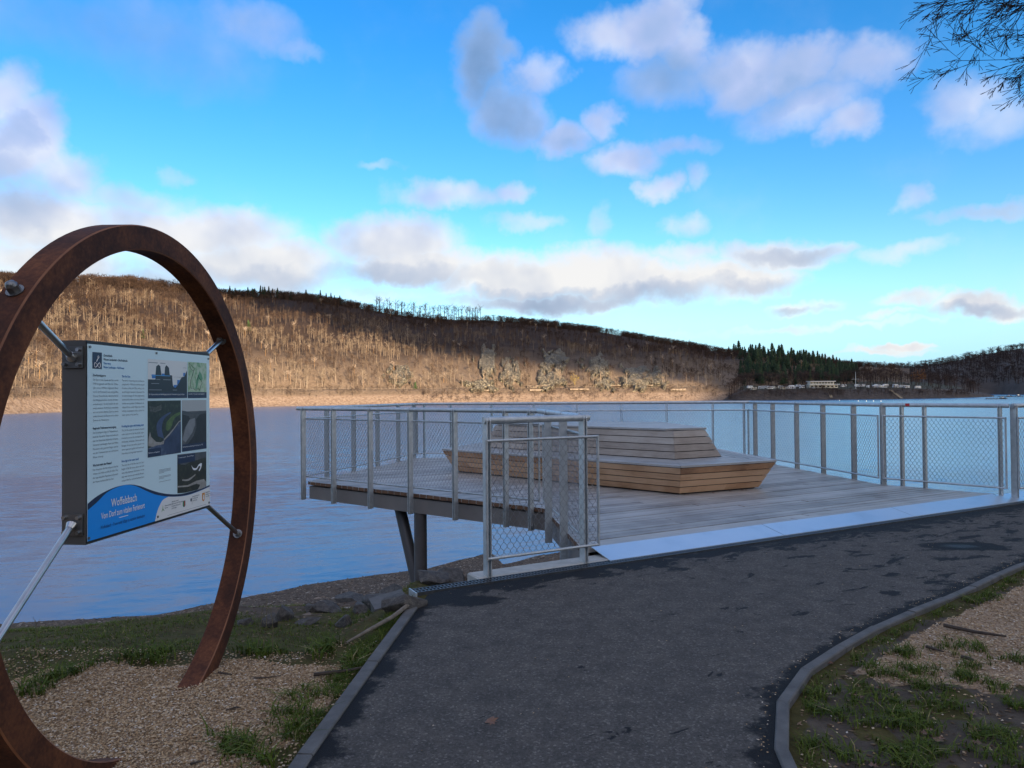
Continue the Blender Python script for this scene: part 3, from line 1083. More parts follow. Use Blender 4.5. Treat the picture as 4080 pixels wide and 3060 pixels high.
# ------------------------------------------------------------------ crags on the hillside
m, t, b = material('lichened_rock')
v = objco(t)
n1 = noise_(v, .16, 7, .72, tree=t)
vo = t.nodes.new('ShaderNodeTexVoronoi'); vo.inputs['Scale'].default_value = .5
t.links.new(v, vo.inputs['Vector'])
vo.feature = 'DISTANCE_TO_EDGE'
vo.inputs['Scale'].default_value = .42
v3 = objco(t, (1.0, 1.0, .55))
t.links.new(vmath('MULTIPLY_ADD', noise_(v3, .25, 3, .6, tree=t, color=True), (4, 4, 4), v3, tree=t), vo.inputs['Vector'])
crk = smooth_(vo.outputs['Distance'], 0.0, 0.16, tree=t)
base_c = ramp_(n1, [(0.34, (.13, .105, .070)), (0.46, (.20, .168, .112)), (0.58, (.28, .238, .160)), (0.72, (.37, .32, .225))], tree=t)
t.links.new(mix_(crk, (.12, .105, .078), base_c, tree=t), b.inputs['Base Color'])
b.inputs['Roughness'].default_value = 0.95
bump_(t, b, math_('ADD', n1, crk, tree=t), 1.0, 3.0)
MAT['crag'] = m


def rock_mb(seed, sub=3, rough=.35, squash=(1, 1, 1)):
    bm = bmesh.new()
    bmesh.ops.create_icosphere(bm, subdivisions=sub, radius=1)
    r = random.Random(seed)
    pl = []
    for _ in range(16):
        d = Vector((r.gauss(0, 1), r.gauss(0, 1), r.gauss(0, 1))).normalized()
        pl.append((d, r.uniform(.5, .8)))
    from mathutils import noise as mn
    off = Vector((seed * 3.1, seed * 1.7, seed))
    for vv in bm.verts:
        p = vv.co.copy()
        for d, h in pl:
            k = p.dot(d)
            if k > h:
                p -= d * (k - h) * .98
        p *= 1 + rough * .5 * mn.noise(p * 1.7 + off) + rough * .35 * mn.noise(p * 4.1 + off)
        vv.co = Vector((p.x * squash[0], p.y * squash[1], p.z * squash[2]))
    mb = MB()
    bm.verts.ensure_lookup_table()
    mb.v = [tuple(vv.co) for vv in bm.verts]
    mb.f = [tuple(x.index for x in f.verts) for f in bm.faces]
    bm.free()
    return mb


def hill_at(x, y):
    best, bp = 1e9, None
    for s in np.linspace(.05, .9, 120):
        p = main_hill(x, s)
        e = abs(px_of(p)[1] - y)
        if e < best:
            best, bp = e, p
    return bp


CL = ['pale rock outcrop low on the slope, leftmost of the crags', 'tall pale grey crag, highest of the outcrops on the slope', 'dark ribbed crag just right of the tallest outcrop',
      'greenish broken crag in the middle of the wooded slope', 'triangular grey rock face just above the shore road', 'dark mossy crag to the right of the golden bush',
      'broad sunlit rock dome above the road, rightmost of the crags', 'small pale outcrop between the golden bush and the rock dome', 'low sunlit rock at the foot of the tallest crag']
for i, (cx_, cy_, rx_, ry_) in enumerate(CRAGS):
    ga_, gb_ = np.meshgrid(np.linspace(-1.25, 1.25, 46), np.linspace(-1.2, 1.2, 46))
    sv = []
    ss_g = np.linspace(.03, .75, 160)
    for bb in np.linspace(-1.2, 1.2, 46):                      # slope parameter of each row
        ys_ = [px_of(main_hill(cx_, q_))[1] for q_ in ss_g[::4]]
        sv.append(np.interp(-(cy_ - bb * ry_), -np.array(ys_), ss_g[::4]))
    V = []
    for r_i in range(46):
        for c_i in range(46):
            a_, b_ = ga_[r_i, c_i], gb_[r_i, c_i]
            p = main_hill(cx_ + a_ * rx_, sv[r_i])
            sc = p[1] / F_PX
            rr = math.hypot(a_, b_ + .1) + 1.7 * float(fbm(np.array(a_ * 3.4 + i * 7), np.array(b_ * 2.6), 4, 50 + i))
            u_ = p[0] * .22
            rid = 1 - 2 * abs(float(fbm(np.array(a_ * 3.2 + b_ * 1.2 + i), np.array(b_ * 1.5 - a_ * .4), 3, 70 + i)))
            f_ = min(1, max(0, (1.0 - rr) * 3.2))
            h = -3.0 + f_ * (4.6 + max(0, 1.0 - rr ** 2) ** .5 * rx_ * sc * (.02 + .17 * rid))
            V.append(p + np.array([0, -.75 * h, .62 * h]))
    I = np.arange(46 * 46).reshape(46, 46)
    Qk = np.stack([I[:-1, :-1], I[:-1, 1:], I[1:, 1:], I[1:, :-1]], -1).reshape(-1, 4)
    o = link('rock_outcrop', np_mesh('rock_outcrop', np.array(V), Qk, MAT['crag'], None, False))
    tag(o, CL[i], 'rock', 'rock outcrops on the far hillside')

# shore road with its pale walls and guard rail
MAT['pale_wall'] = simple('pale_road_wall', (.16, .12, .085), (.30, .235, .17), 0.9, scale=.5)
road_pts = []
for px in np.arange(-400, 3000, 30):
    p = main_hill(px, .0725)
    road_pts.append(p)
mb = MB()
for a, c in zip(road_pts[:-1], road_pts[1:]):
    for zz in (.85,):
        mb.prism([a + (0, 0, zz), c + (0, 0, zz), c + (0, .12, zz), a + (0, .12, zz)], [a + (0, 0, zz + .16), c + (0, 0, zz + .16), c + (0, .12, zz + .16), a + (0, .12, zz + .16)])
gr = thing('guard_rail', road_pts[0], 'thin pale guard rail along the shore road under the hillside', 'guard rail')
mb.build('rail', MAT['pale_wall'], gr)
mb = MB()
for p in road_pts[::1]:
    mb.box(p + np.array([0, .1, .4]), (.18, .12, 1.3))
mb.build('post', MAT['pale_wall'], gr)
WL = ['pale retaining wall below the road, leftmost', 'long pale wall at the waterline left of the golden bush', 'bright wall under the road below the golden bush', 'bright low wall below the rock dome', 'pale strip of wall right of the rock dome', 'short pale wall under the tallest crag']
for i, (x0, x1, y, h) in enumerate(((2100, 2180, 1546, 12), (2110, 2170, 1580, 7), (2270, 2345, 1580, 6), (2420, 2600, 1540, 4), (2668, 2730, 1575, 7), (1930, 1975, 1576, 5))):
    p0, p1 = hill_at(x0, y), hill_at(x1, y)
    p1[2] = p0[2]
    sc = p0[1] / F_PX
    dv = np.array([0, -2.0, 0])
    mb = MB().prism([p0 + dv, p1 + dv, p1 + (0, 2, 0), p0 + (0, 2, 0)], [p0 + dv + (0, 0, h * sc), p1 + dv + (0, 0, h * sc), p1 + (0, 2, h * sc), p0 + (0, 2, h * sc)])
    tag(mb.build('retaining_wall', MAT['pale_wall']), WL[i], 'wall', 'pale walls along the shore road')

# ------------------------------------------------------------------ camp site on the headland
MAT['caravan'] = simple('caravan_white', (.55, .56, .56), (.70, .70, .68), 0.4, 0, .8)
MAT['cream'] = simple('cream_render', (.55, .50, .40), (.66, .62, .50), 0.7, 0, .6)
MAT['far_glass'] = simple('dark_window', (.015, .02, .03), (.03, .04, .05), 0.1)
MAT['roof_grey'] = simple('grey_roof', (.18, .19, .2), (.26, .27, .28), 0.6, 0, 1)
cv_body = MB().prism([(-2.9, -1.1, .45), (2.9, -1.1, .45), (2.9, 1.1, .45), (-2.9, 1.1, .45)], [(-2.6, -1.1, 2.55), (2.75, -1.1, 2.55), (2.75, 1.1, 2.55), (-2.6, 1.1, 2.55)]).mesh('body', MAT['caravan'])
cv_roof = MB().prism([(-2.65, -1.15, 2.552), (2.8, -1.15, 2.552), (2.8, 1.15, 2.552), (-2.65, 1.15, 2.552)], [(-2.3, -.8, 2.8), (2.5, -.8, 2.8), (2.5, .8, 2.8), (-2.3, .8, 2.8)]).mesh('roof', MAT['caravan'])
cv_win = MB().box((0, 0, 0), (1.15, .05, .62)).mesh('window', MAT['far_glass'])
cv_whl = MB().tube([(0, -1.12, .33), (0, -.9, .33)], .33, 10).mesh('wheel', MAT['dark'])
cav = [  # px, s, heading, size, cream?
    (2987, .30, .2, 1, 0), (3003, .15, .1, 1.0, 1), (3033, .22, -.1, 1.05, 0), (3053, .28, .4, .9, 0), (3066, .14, .1, 1.1, 0), (3090, .20, .3, .95, 1),
    (3108, .24, 0, .9, 0), (3117, .135, .1, .9, 1), (3132, .17, .2, 1, 0), (3155, .17, -.1, 1.1, 0), (3152, .25, .1, 1.1, 0), (3195, .19, .7, 1.2, 0),
    (3180, .31, .2, .9, 0), (3360, .24, .1, 1.0, 0), (3415, .24, -.2, 1, 0), (3435, .25, .1, 1, 0), (3458, .17, .9, .9, 0), (3486, .17, .1, 1, 0),
    (3507, .16, 0, 1, 0), (3523, .16, .2, .9, 0), (3495, .25, .2, 1.1, 0), (3528, .27, 0, 1, 0), (3568, .165, .1, 1.1, 0), (3566, .29, .3, 1, 0), (3612, .15, .1, 1.05, 0),
    (3595, .20, -.2, 1, 0), (3655, .15, .05, 1.05, 0), (3275, .33, .1, 1.2, 0), (3390, .16, 0, 0, 0)]
cav = [c_ for c_ in cav if c_[3]]
ORD = ['first', 'second', 'third', 'fourth', 'fifth', 'sixth', 'seventh', 'eighth', 'ninth', 'tenth', 'eleventh', 'twelfth', 'thirteenth', 'fourteenth', 'fifteenth']
def cav_label(c_):
    side_ = 'left' if c_[0] < 3270 else 'right'
    row_ = 'front' if c_[1] < .2 else 'back'
    mates = sorted(q_[0] for q_ in cav if ('left' if q_[0] < 3270 else 'right') == side_ and ('front' if q_[1] < .2 else 'back') == row_)
    return '%s caravan, %s from the left in the %s row %s of the clubhouse' % ('cream' if c_[4] else 'white', ORD[mates.index(c_[0])], row_, side_)
for i, (px, s, rz, k, crm) in enumerate(cav):
    p = headland(px, s)
    side = 'left of the clubhouse' if px < 3222 else ('behind the clubhouse' if px < 3340 else 'right of the clubhouse')
    lab = cav_label(cav[i])
    root = thing('caravan', p, lab, 'caravan', ('cream' if crm else 'white') + ' caravans ' + side, rz)
    root.scale = (k * .84,) * 3
    for nme, me in (('body', cv_body), ('roof', cv_roof)):
        o = link(nme, me.copy() if crm else me, root, None, True)
        if crm:
            o.data.materials[0] = MAT['cream']
    for wx in (-1.6, .1, 1.8):
        o = link('window', cv_win, root, None, True); o.location = (wx, -1.12, 1.75)
    link('wheel', cv_whl, root, None, True)

p = headland(3275, .17)
p[2] += .2
cl = thing('clubhouse', p, 'long two storey cream clubhouse with balcony in the middle of the camp site', 'building', None, -.05)
MB().box((0, 0, 1.4), (24, 8, 2.8)).build('ground_floor', MAT['cream'], cl, local=True)
MB().box((-1, .6, 4.45), (20, 7, 2.5)).build('upper_floor', MAT['cream'], cl, local=True)
MB().box((-1, 0, 5.95), (22, 9.6, .45)).build('roof', MAT['caravan'], cl, local=True)
MB().box((0, -.6, 3.0), (26, 10, .35)).build('balcony', MAT['caravan'], cl, local=True)
mb = MB().box((0, -5.5, 4.1), (26, .06, .08))
for x in np.linspace(-12.9, 12.9, 14):
    mb.box((x, -5.5, 3.64), (.07, .05, .9))
mb.build('balcony_rail', MAT['caravan'], cl, local=True)
win = MB().box((0, 0, 0), (1.9, .08, 1.25)).mesh('window', MAT['far_glass'])
for x in np.arange(-10, 9, 2.45):
    o = link('window', win, cl, None, True); o.location = (x, -2.93, 4.55)
for x in np.arange(-10, 11, 3.4):
    o = link('window', win, cl, None, True); o.location = (x, -4.03, 1.5)
MB().box((-9.5, -4.8, .6), (3, .3, 1.2)).build('porch_wall', MAT['caravan'], cl, local=True)

p = headland(3409, .135)
ft = thing('flag_mast', p, 'tall white mast with a crossbar beside the clubhouse', 'mast')
MB().tube([(0, 0, 0), (0, 0, 8), (0, 0, 15)], [.22, .17, .10], 6).build('pole', MAT['caravan'], ft, local=True)
MB().tube([(-3.3, 0, 8.6), (3.3, 0, 8.6)], .09, 6).build('yardarm', MAT['caravan'], ft, local=True)
MB().box((0, 0, .3), (.9, .9, .6)).build('base', MAT['concrete'], ft, local=True)
# two stairways down the bank
MAT['stair'] = simple('pale_stair', (.26, .21, .15), (.36, .30, .22), 0.9, scale=1)
for i, (xa, ya, xb, yb, lab) in enumerate(((3287, 1541, 3310, 1585, 'steep pale stairway below the clubhouse'), (3543, 1556, 3590, 1594, 'long pale stairway down the bank right of the mast'))):
    def at_y(x, y):
        return min((headland(x, s) for s in np.linspace(0, .2, 60)), key=lambda q: abs(px_of(q)[1] - y))
    a, c = at_y(xa, ya), at_y(xb, yb)
    st = thing('stairway', c, lab, 'stairs')
    mb = MB()
    nst = 26
    for k in range(nst):
        q = c + (a - c) * k / nst
        mb.box(q + np.array([0, -.5, .55]), (2.0, .9, .35))
    mb.build('step', MAT['stair'], st)
    for sgn in (-1, 1):
        MB().tube([c + np.array([sgn * 1.05, -.5, 1.5]), a + np.array([sgn * 1.05, -.5, 1.5])], .08, 4).build('handrail', MAT['stair'], st)
# light shore track
tr = [headland(px, .135 + .03 * k) + np.array([0, 0, .25]) for k, px in enumerate((3720, 3760, 3800, 3840, 3870))]
mb = MB()
for a, c in zip(tr[:-1], tr[1:]):
    mb.prism([a, c, c + (0, 3.5, .1), a + (0, 3.5, .1)], [a + (0, 0, .1), c + (0, 0, .1), c + (0, 3.5, .35), a + (0, 3.5, .35)])
tag(mb.build('track', MAT['stair']), kind='structure')
# floating jetties and moored boats at the right
MAT['float'] = simple('dark_pontoon', (.03, .035, .04), (.06, .065, .07), 0.6)
for i, (x0, x1, y, lab) in enumerate(((3930, 4010, 1590.5, 'dark floating jetty lying nearer on the water at the right'), (3975, 4075, 1581.5, 'dark floating jetty farther off at the right edge'))):
    a, c = G(x0, y, ZW), G(x1, y - .6, ZW)
    j = thing('floating_jetty', a, lab, 'jetty')
    d = (c - a) / np.linalg.norm(c - a)
    MB().box((a + c) / 2 + (0, 0, .25), (np.linalg.norm(c - a), 2.2, .5), d).build('pontoon', MAT['float'], j)
    for k in range(6):
        q = a + (c - a) * (k + .5) / 6
        MB().tube([q + (0, 1.2, -1), q + (0, 1.2, 1.4)], .12, 6).build('pile', MAT['float'], j)
for i, (x, y) in enumerate(((4058, 1577), (4020, 1580), (3995, 1588), (3345, 1597), (3420, 1598.5), (3452, 1599), (3480, 1598.6), (3510, 1599.2))):
    q = G(x, y, ZW)
    k = .9 if i < 3 else .22
    bt = thing('buoy' if i >= 3 else 'rowing_boat', q, 'white buoy floating in the line off the headland' if i >= 3 else ['small dark boat at the right end of the farther jetty', 'small dark boat moored along the farther jetty', 'small dark boat by the nearer jetty'][i], 'buoy' if i >= 3 else 'boat', 'white buoys off the headland' if i >= 3 else None)
    if i >= 3:
        mb = rock_mb(1, 2, 0)
        mb.v = [(a * .38, b_ * .38, c_ * .32 + .15) for a, b_, c_ in mb.v]
        mb.build('float', MAT['caravan'], bt, True, True)
        MB().tube([(0, 0, .4), (0, 0, .65)], .05, 6).build('ring', MAT['caravan'], bt, local=True)
    else:
        MB().prism([(-2, -.5, -.1), (2, -.5, -.1), (2.4, 0, -.1), (2, .5, -.1), (-2, .5, -.1)], [(-2.2, -.85, .7), (2.2, -.85, .7), (3.1, 0, .9), (2.2, .85, .7), (-2.2, .85, .7)]).build('hull', MAT['float'], bt, local=True)
        MB().box((-.4, 0, 1.05), (1.8, 1.1, .7)).build('cabin', MAT['caravan'], bt, local=True)

# ------------------------------------------------------------------ the cloud whose shadow lies on the hill
sh_px = [(500, 1085), (700, 1148), (900, 1200), (1100, 1255), (1300, 1312), (1600, 1378), (1950, 1446), (2200, 1485), (2420, 1505), (2640, 1530), (2760, 1552), (2880, 1590), (2960, 1640), (4300, 1640), (5400, 1500), (5400, 1150), (3000, 1000), (1500, 860), (500, 860)]
outl = []
for x, y in sh_px:
    p = None
    for s in np.linspace(0.0, 1.0, 60):
        q = main_hill(min(x, 4300), s)
        if px_of(q)[1] <= y:
            p = q
            break
    if y > 1600:
        p = D(x, 1612, 500)
    if p is None:
        p = D(x, y, np.interp(x, RIDPX, RIDY))
    p = np.array(p)
    outl.append(p + np.array(sun_dir) * (1300 + (600 - p[1]) * -.2))
outl = np.array(outl)
# flatten on a level cloud base: slide each point along the sun ray to the same height
base_z = 470.0
outl = np.array([p + np.array(sun_dir) * ((base_z - p[2]) / sun_dir.z) for p in outl])
x0, y0 = outl[:, :2].min(0) - 60
x1, y1 = outl[:, :2].max(0) + 60
nxg, nyg = 110, 110
CXg, CYg = np.meshgrid(np.linspace(x0, x1, nxg), np.linspace(y0, y1, nyg))
wx = CXg + 70 * fbm(CXg * .012, CYg * .012, 4, 81) * 1.4
wy = CYg + 70 * fbm(CXg * .012 + 9, CYg * .012, 4, 82) * 1.4
ins = in_poly(wx, wy, outl[:, :2])
dd = dist_poly(wx, wy, np.vstack([outl[:, :2], outl[:1, :2]]))
th = np.where(ins, np.minimum(dd, 90) ** .8, 0)
top = base_z + th * (1.0 + .9 * fbm(CXg * .02, CYg * .02, 4, 83))
bot = base_z - th * .25
I = np.arange(CXg.size).reshape(CXg.shape)
mq = ins[:-1, :-1] & ins[:-1, 1:] & ins[1:, 1:] & ins[1:, :-1]
mq2 = mq & (vnoise(CXg[:-1, :-1] * .03, CYg[:-1, :-1] * .03, 4) + np.minimum(dd[:-1, :-1], 80) / 60 > .55)
Qt = np.stack([I[:-1, :-1], I[:-1, 1:], I[1:, 1:], I[1:, :-1]], -1)[mq2]
Vc = np.concatenate([np.stack([CXg, CYg, top], -1).reshape(-1, 3), np.stack([CXg, CYg, bot], -1).reshape(-1, 3)])
Qc = np.concatenate([Qt, Qt[:, ::-1] + CXg.size])
used = np.unique(Qc)
remap = np.full(len(Vc), -1); remap[used] = np.arange(len(used))
MAT['cloud'] = simple('cloud_white', (.82, .82, .84), None, 1.0)
tag(link('cloud', np_mesh('cloud', Vc[used], remap[Qc], MAT['cloud'], None, True)), kind='structure')

# ------------------------------------------------------------------ asphalt path
n_al, n_ac = 260, 46
# cross lines run from the right kerb to the nearest sensible point of the left/lake edge
LP = path_left(1200)
Ls = np.linspace(0, 1, 1200)
keyR = np.array([0, .30, .36, .42, .50, .62, 1.0]) * 0
k_left = resample(np.array([(-1.20, -8.0), (-.833, 3.03), (-.645, 5.33)]), 120)
k_far = resample(np.array([(-.645, 5.33), (-.56, 5.43), (7.0, 5.43 + 7.56 * .539), (16, 5.43 + 16.56 * .539)]), 140)
Lb = np.concatenate([k_left, k_far[1:]])
iA = np.argmin(np.hypot(KR[:, 0] - 1.121, KR[:, 1] - 3.114))
r1 = resample(KR[:iA + 1], 120)
r2 = resample(KR[iA:], 140)
Rb = np.concatenate([r1, r2[1:]])
tt = np.linspace(0, 1, n_ac)
dR = np.gradient(Rb, axis=0)
dR /= np.linalg.norm(dR, axis=1)[:, None]
Rb = Rb + np.stack([dR[:, 1], -dR[:, 0]], 1) * .05
PV = Lb[:, None, :] * (1 - tt)[None, :, None] + Rb[:, None, :] * tt[None, :, None]
pz = 0.012 * fbm(PV[..., 0] * 1.1, PV[..., 1] * 1.1, 3, 12)
edge = np.minimum(dist_poly(PV[..., 0], PV[..., 1], k_left), np.maximum(dist_poly(PV[..., 0], PV[..., 1], Rb[::3]) - .05, 0))
edge_far = dist_poly(PV[..., 0], PV[..., 1], k_far)
pz = pz * np.clip(np.minimum(edge, edge_far) * 4, 0, 1)
I = np.arange(PV.shape[0] * n_ac).reshape(PV.shape[0], n_ac)
Qp = np.stack([I[:-1, :-1], I[:-1, 1:], I[1:, 1:], I[1:, :-1]], -1).reshape(-1, 4)
pud = np.exp(-(((PV[..., 0] - 4.3) / .42) ** 2 + ((PV[..., 1] - 6.85) / .20) ** 2)) + .8 * np.exp(-(((PV[..., 0] + .35) / .30) ** 2 + ((PV[..., 1] - 5.2) / .18) ** 2))
pat = np.stack([np.clip(edge, 0, 1), np.clip(edge_far, 0, 1), np.clip(pud, 0, 1), np.ones_like(edge)], -1).reshape(-1, 4)
m, t, b = material('worn_asphalt')
v = objco(t)
at = t.nodes.new('ShaderNodeAttribute'); at.attribute_name = 'zone'
sp = t.nodes.new('ShaderNodeSeparateColor')
t.links.new(at.outputs['Color'], sp.inputs[0])
nF = noise_(v, 170, 4, .7, tree=t)
nM = noise_(v, 5.5, 7, .72, tree=t)
nL = noise_(v, 1.1, 4, .6, tree=t)
nW = noise_(objco(t, (1, 2.2, 1), math.radians(-28)), 2.6, 7, .68, tree=t, dist=.5)
dry = ramp_(math_('ADD', math_('MULTIPLY', nF, .45, tree=t), math_('MULTIPLY', nM, .55, tree=t), tree=t), [(0.3, (.054, .049, .045)), (0.47, (.090, .081, .072)), (0.58, (.118, .105, .090)), (0.72, (.175, .148, .117))], tree=t)
vg = t.nodes.new('ShaderNodeTexVoronoi'); vg.inputs['Scale'].default_value = 105
t.links.new(v, vg.inputs['Vector'])
vs_ = t.nodes.new('ShaderNodeSeparateColor'); t.links.new(vg.outputs['Color'], vs_.inputs[0])
chip = ramp_(vs_.outputs[0], [(0.0, .72), (0.55, .95), (0.86, 1.08), (1.0, 1.75)], tree=t)
dry = mix_(1.0, dry, chip, tree=t, blend='MULTIPLY')
e1 = smooth_(math_('MULTIPLY_ADD', math_('SUBTRACT', nM, .5, tree=t), .50, sp.outputs[0], tree=t), .115, .035, tree=t)
e2 = smooth_(math_('MULTIPLY_ADD', math_('SUBTRACT', nW, .5, tree=t), 1.9, sp.outputs[1], tree=t), .31, .17, tree=t)
sx = t.nodes.new('ShaderNodeSeparateXYZ'); t.links.new(v, sx.inputs[0])
rgt = smooth_(sx.outputs[0], 0.6, 4.5, tree=t)
sp3 = smooth_(math_('MULTIPLY_ADD', rgt, .085, nW, tree=t), .628, .668, tree=t)
e3 = smooth_(math_('MULTIPLY_ADD', math_('SUBTRACT', nM, .5, tree=t), .8, sp.outputs[2], tree=t), .34, .46, tree=t)
wet = math_('MAXIMUM', math_('MAXIMUM', e1, e2, tree=t), math_('MAXIMUM', sp3, e3, tree=t), tree=t)
t.links.new(mix_(wet, dry, (.016, .015, .015), tree=t), b.inputs['Base Color'])
t.links.new(mix_(smooth_(sp.outputs[2], .72, .95, tree=t), ramp_(wet, [(0, .9), (1, .75)], tree=t), (.50, .50, .50), tree=t), b.inputs['Roughness'])
b.inputs['Specular IOR Level'].default_value = 0.12
bump_(t, b, nF, 0.6, 0.007)
tag(link('path', np_mesh('path', np.concatenate([PV, pz[..., None]], -1).reshape(-1, 3), Qp[:, ::-1], m, {'zone': pat}, True)), kind='structure')

# kerbs, laid stone by stone
def kerb(name, line, length, width, side, gap=.006, top=.010):
    s = np.r_[0, np.cumsum(np.linalg.norm(np.diff(line, axis=0), axis=1))]
    root = bpy.data.objects.new(name, None)
    COL.objects.link(root)
    tag(root, kind='structure')
    q = 0.0
    i = 0
    while q + length * .5 < s[-1]:
        L = length * random.uniform(.97, 1.03)
        a = np.array([np.interp(q + gap, s, line[:, k]) for k in range(2)])
        c = np.array([np.interp(min(q + L, s[-1]), s, line[:, k]) for k in range(2)])
        d = (c - a) / np.linalg.norm(c - a)
        n = np.array([-d[1], d[0]]) * side
        zt = top + random.uniform(-.004, .004)
        o_ = .006
        pts = [a + n * .004, c + n * .004, c + n * width, a + n * width]
        top_ = [a + n * (.004 + o_), c + n * (.004 + o_), c + n * (width - o_), a + n * (width - o_)]
        if side > 0:
            bot, tp = pts, top_
        else:
            bot, tp = pts[::-1], top_[::-1]
        mb = MB().prism([(*p, -.16) for p in bot], [(*p, zt - .007) for p in bot])
        mb.prism([(*p, zt - .0065) for p in bot], [(*p, zt) for p in tp])
        mb.build('kerb_stone', MAT['kerb'], root)
        q += L
        i += 1
    return root


kerb('kerb', resample(np.array([(-.985, -1.0), (-.833, 3.03), (-.648, 5.30)]), 60), 1.0, .075, 1)
kerb('kerb', KR[(KR[:, 1] > .5) & (KR[:, 0] < 9.5)], .50, .062, -1)

# drain channel along the deck side
ga = np.array([-.72, 5.345]); gdir = np.array([.880, .4745])
gn = np.array([-gdir[1], gdir[0]])
gr = thing('drain_channel', (*ga, 0), 'narrow slotted steel drain grate between asphalt and concrete edge', 'drain')
GL = 9.2
def gp(u, w, z): return (*(ga + gdir * u + gn * w), z)
MB().prism([gp(0, .035, -.10), gp(GL, .035, -.10), gp(GL, .135, -.10), gp(0, .135, -.10)], [gp(0, .035, -.018), gp(GL, .035, -.018), gp(GL, .135, -.018), gp(0, .135, -.018)]).build('channel', MAT['dark'], gr)
mb = MB()
for w in (.03, .08, .135):
    mb.prism([gp(0, w, -.06), gp(GL, w, -.06), gp(GL, w + .010, -.06), gp(0, w + .010, -.06)], [gp(0, w, .008), gp(GL, w, .008), gp(GL, w + .010, .008), gp(0, w + .010, .008)])
mb.build('frame_rail', MAT['grate'], gr)
mb = MB()
for u in np.arange(.02, GL, .030):
    for w0, w1 in ((.041, .079), (.091, .134)):
        mb.prism([gp(u, w0, -.03), gp(u + .012, w0, -.03), gp(u + .012, w1, -.03), gp(u, w1, -.03)], [gp(u, w0, .006), gp(u + .012, w0, .006), gp(u + .012, w1, .006), gp(u, w1, .006)])
tag(mb.build('grate_bar', MAT['grate'], gr), kind='stuff')
MB().prism([gp(-.012, .0, -.14), gp(-.002, .0, -.14), gp(-.002, .16, -.14), gp(-.012, .16, -.14)], [gp(-.012, .0, .012), gp(-.002, .0, .012), gp(-.002, .16, .012), gp(-.012, .16, .012)]).build('end_plate', MAT['zinc'], gr)

# concrete abutment beam
ab = MB()
e0, e1 = .50, 2.02
def bev(u0, u1, w0, w1, z0, z1):
    k = .012
    lo = [gp(u0, w0, z0), gp(u1, w0, z0), gp(u1, w1, z0), gp(u0, w1, z0)]
    mi = [gp(u0, w0, z1 - k), gp(u1, w0, z1 - k), gp(u1, w1, z1 - k), gp(u0, w1, z1 - k)]
    to = [gp(u0 + k, w0 + k, z1), gp(u1 - k, w0 + k, z1), gp(u1 - k, w1 - k, z1), gp(u0 + k, w1 - k, z1)]
    ab.prism(lo, mi)
    ab.add(mi + to, [(4, 5, 6, 7)] + [(i, (i + 1) % 4, 4 + (i + 1) % 4, 4 + i) for i in range(4)])
bev(.58, 1.92, .150, .37, -.75, .012)
tag(ab.build('concrete_beam', MAT['concrete']), 'pale concrete edge beam under the wing railing beside the drain', 'concrete beam')
tag(MB().prism([gp(1.93, .15, -.8), gp(9.2, .15, -.8), gp(9.2, .34, -.8), gp(1.93, .34, -.8)], [gp(1.93, .15, -.03), gp(9.2, .15, -.03), gp(9.2, .34, -.03), gp(1.93, .34, -.03)]).build('abutment', MAT['concrete']), 'concrete abutment under the metal threshold plate', 'abutment')

# ------------------------------------------------------------------ viewing platform
DECK = [pA + AG * .03 + AGN * .03, pB + np.array([.06, .02]), pC + np.array([.075, .05]), pD + np.array([.06, -.07]), pE + np.array([-.06, -.07]), pF + np.array([-.07, -.02]), pG + np.array([-.06, .04])]
DECK[6] = AG * (pG @ AG - .06) + AGN * (DECK[0] @ AGN)
plat = thing('viewing_platform', (2.0, 9.5, ZD), 'wooden viewing platform on steel columns projecting over the shore', 'platform')
pitch_, gap_ = .122, .013
proj_n = [p @ AGN for p in DECK]
lo, hi = min(proj_n), max(proj_n)
k = 0
w = lo + .02
TH = .05


def cuts(c):
    xs = []
    for a, d in zip(DECK, DECK[1:] + DECK[:1]):
        fa, fd = a @ AGN - c, d @ AGN - c
        if (fa > 0) != (fd > 0):
            p = a + (d - a) * fa / (fa - fd)
            xs.append(p @ AG)
    return sorted(xs)


rp = random.Random(5)
nplank = 0
while w + pitch_ < hi:
    w0, w1 = w, w + pitch_ - gap_
    c0, c1 = cuts(w0), cuts(w1)
    if len(c0) >= 2 and len(c1) >= 2:
        for j in range(0, min(len(c0), len(c1)) - 1, 2):
            l0, l1, r0, r1 = c0[j], c1[j], c0[j + 1], c1[j + 1]
            full = max(r0, r1) - min(l0, l1)
            br = []
            q = min(l0, l1) + rp.uniform(1.4, 3.8)
            while q < max(r0, r1) - .8 and full > 3.4:
                br.append(q)
                q += rp.uniform(3.2, 4.4)
            ends = [(l0, l1)] + [(x, x) for x in br] + [(r0, r1)]
            for (a0, a1), (b0, b1) in zip(ends[:-1], ends[1:]):
                g2 = .003
                zt = ZD + rp.uniform(-.002, .002)
                q4 = [AG * (a0 + g2) + AGN * w0, AG * (b0 - g2) + AGN * w0, AG * (b1 - g2) + AGN * w1, AG * (a1 + g2) + AGN * w1]
                me = MB().prism([(*p, zt - TH) for p in q4], [(*p, zt) for p in q4]).mesh('plank', MAT['deck'])
                me.materials.append(MAT['plank_end'])
                me.polygons[3].material_index = 1
                me.polygons[5].material_index = 1
                link('plank', me, plat)
                nplank += 1
    w += pitch_

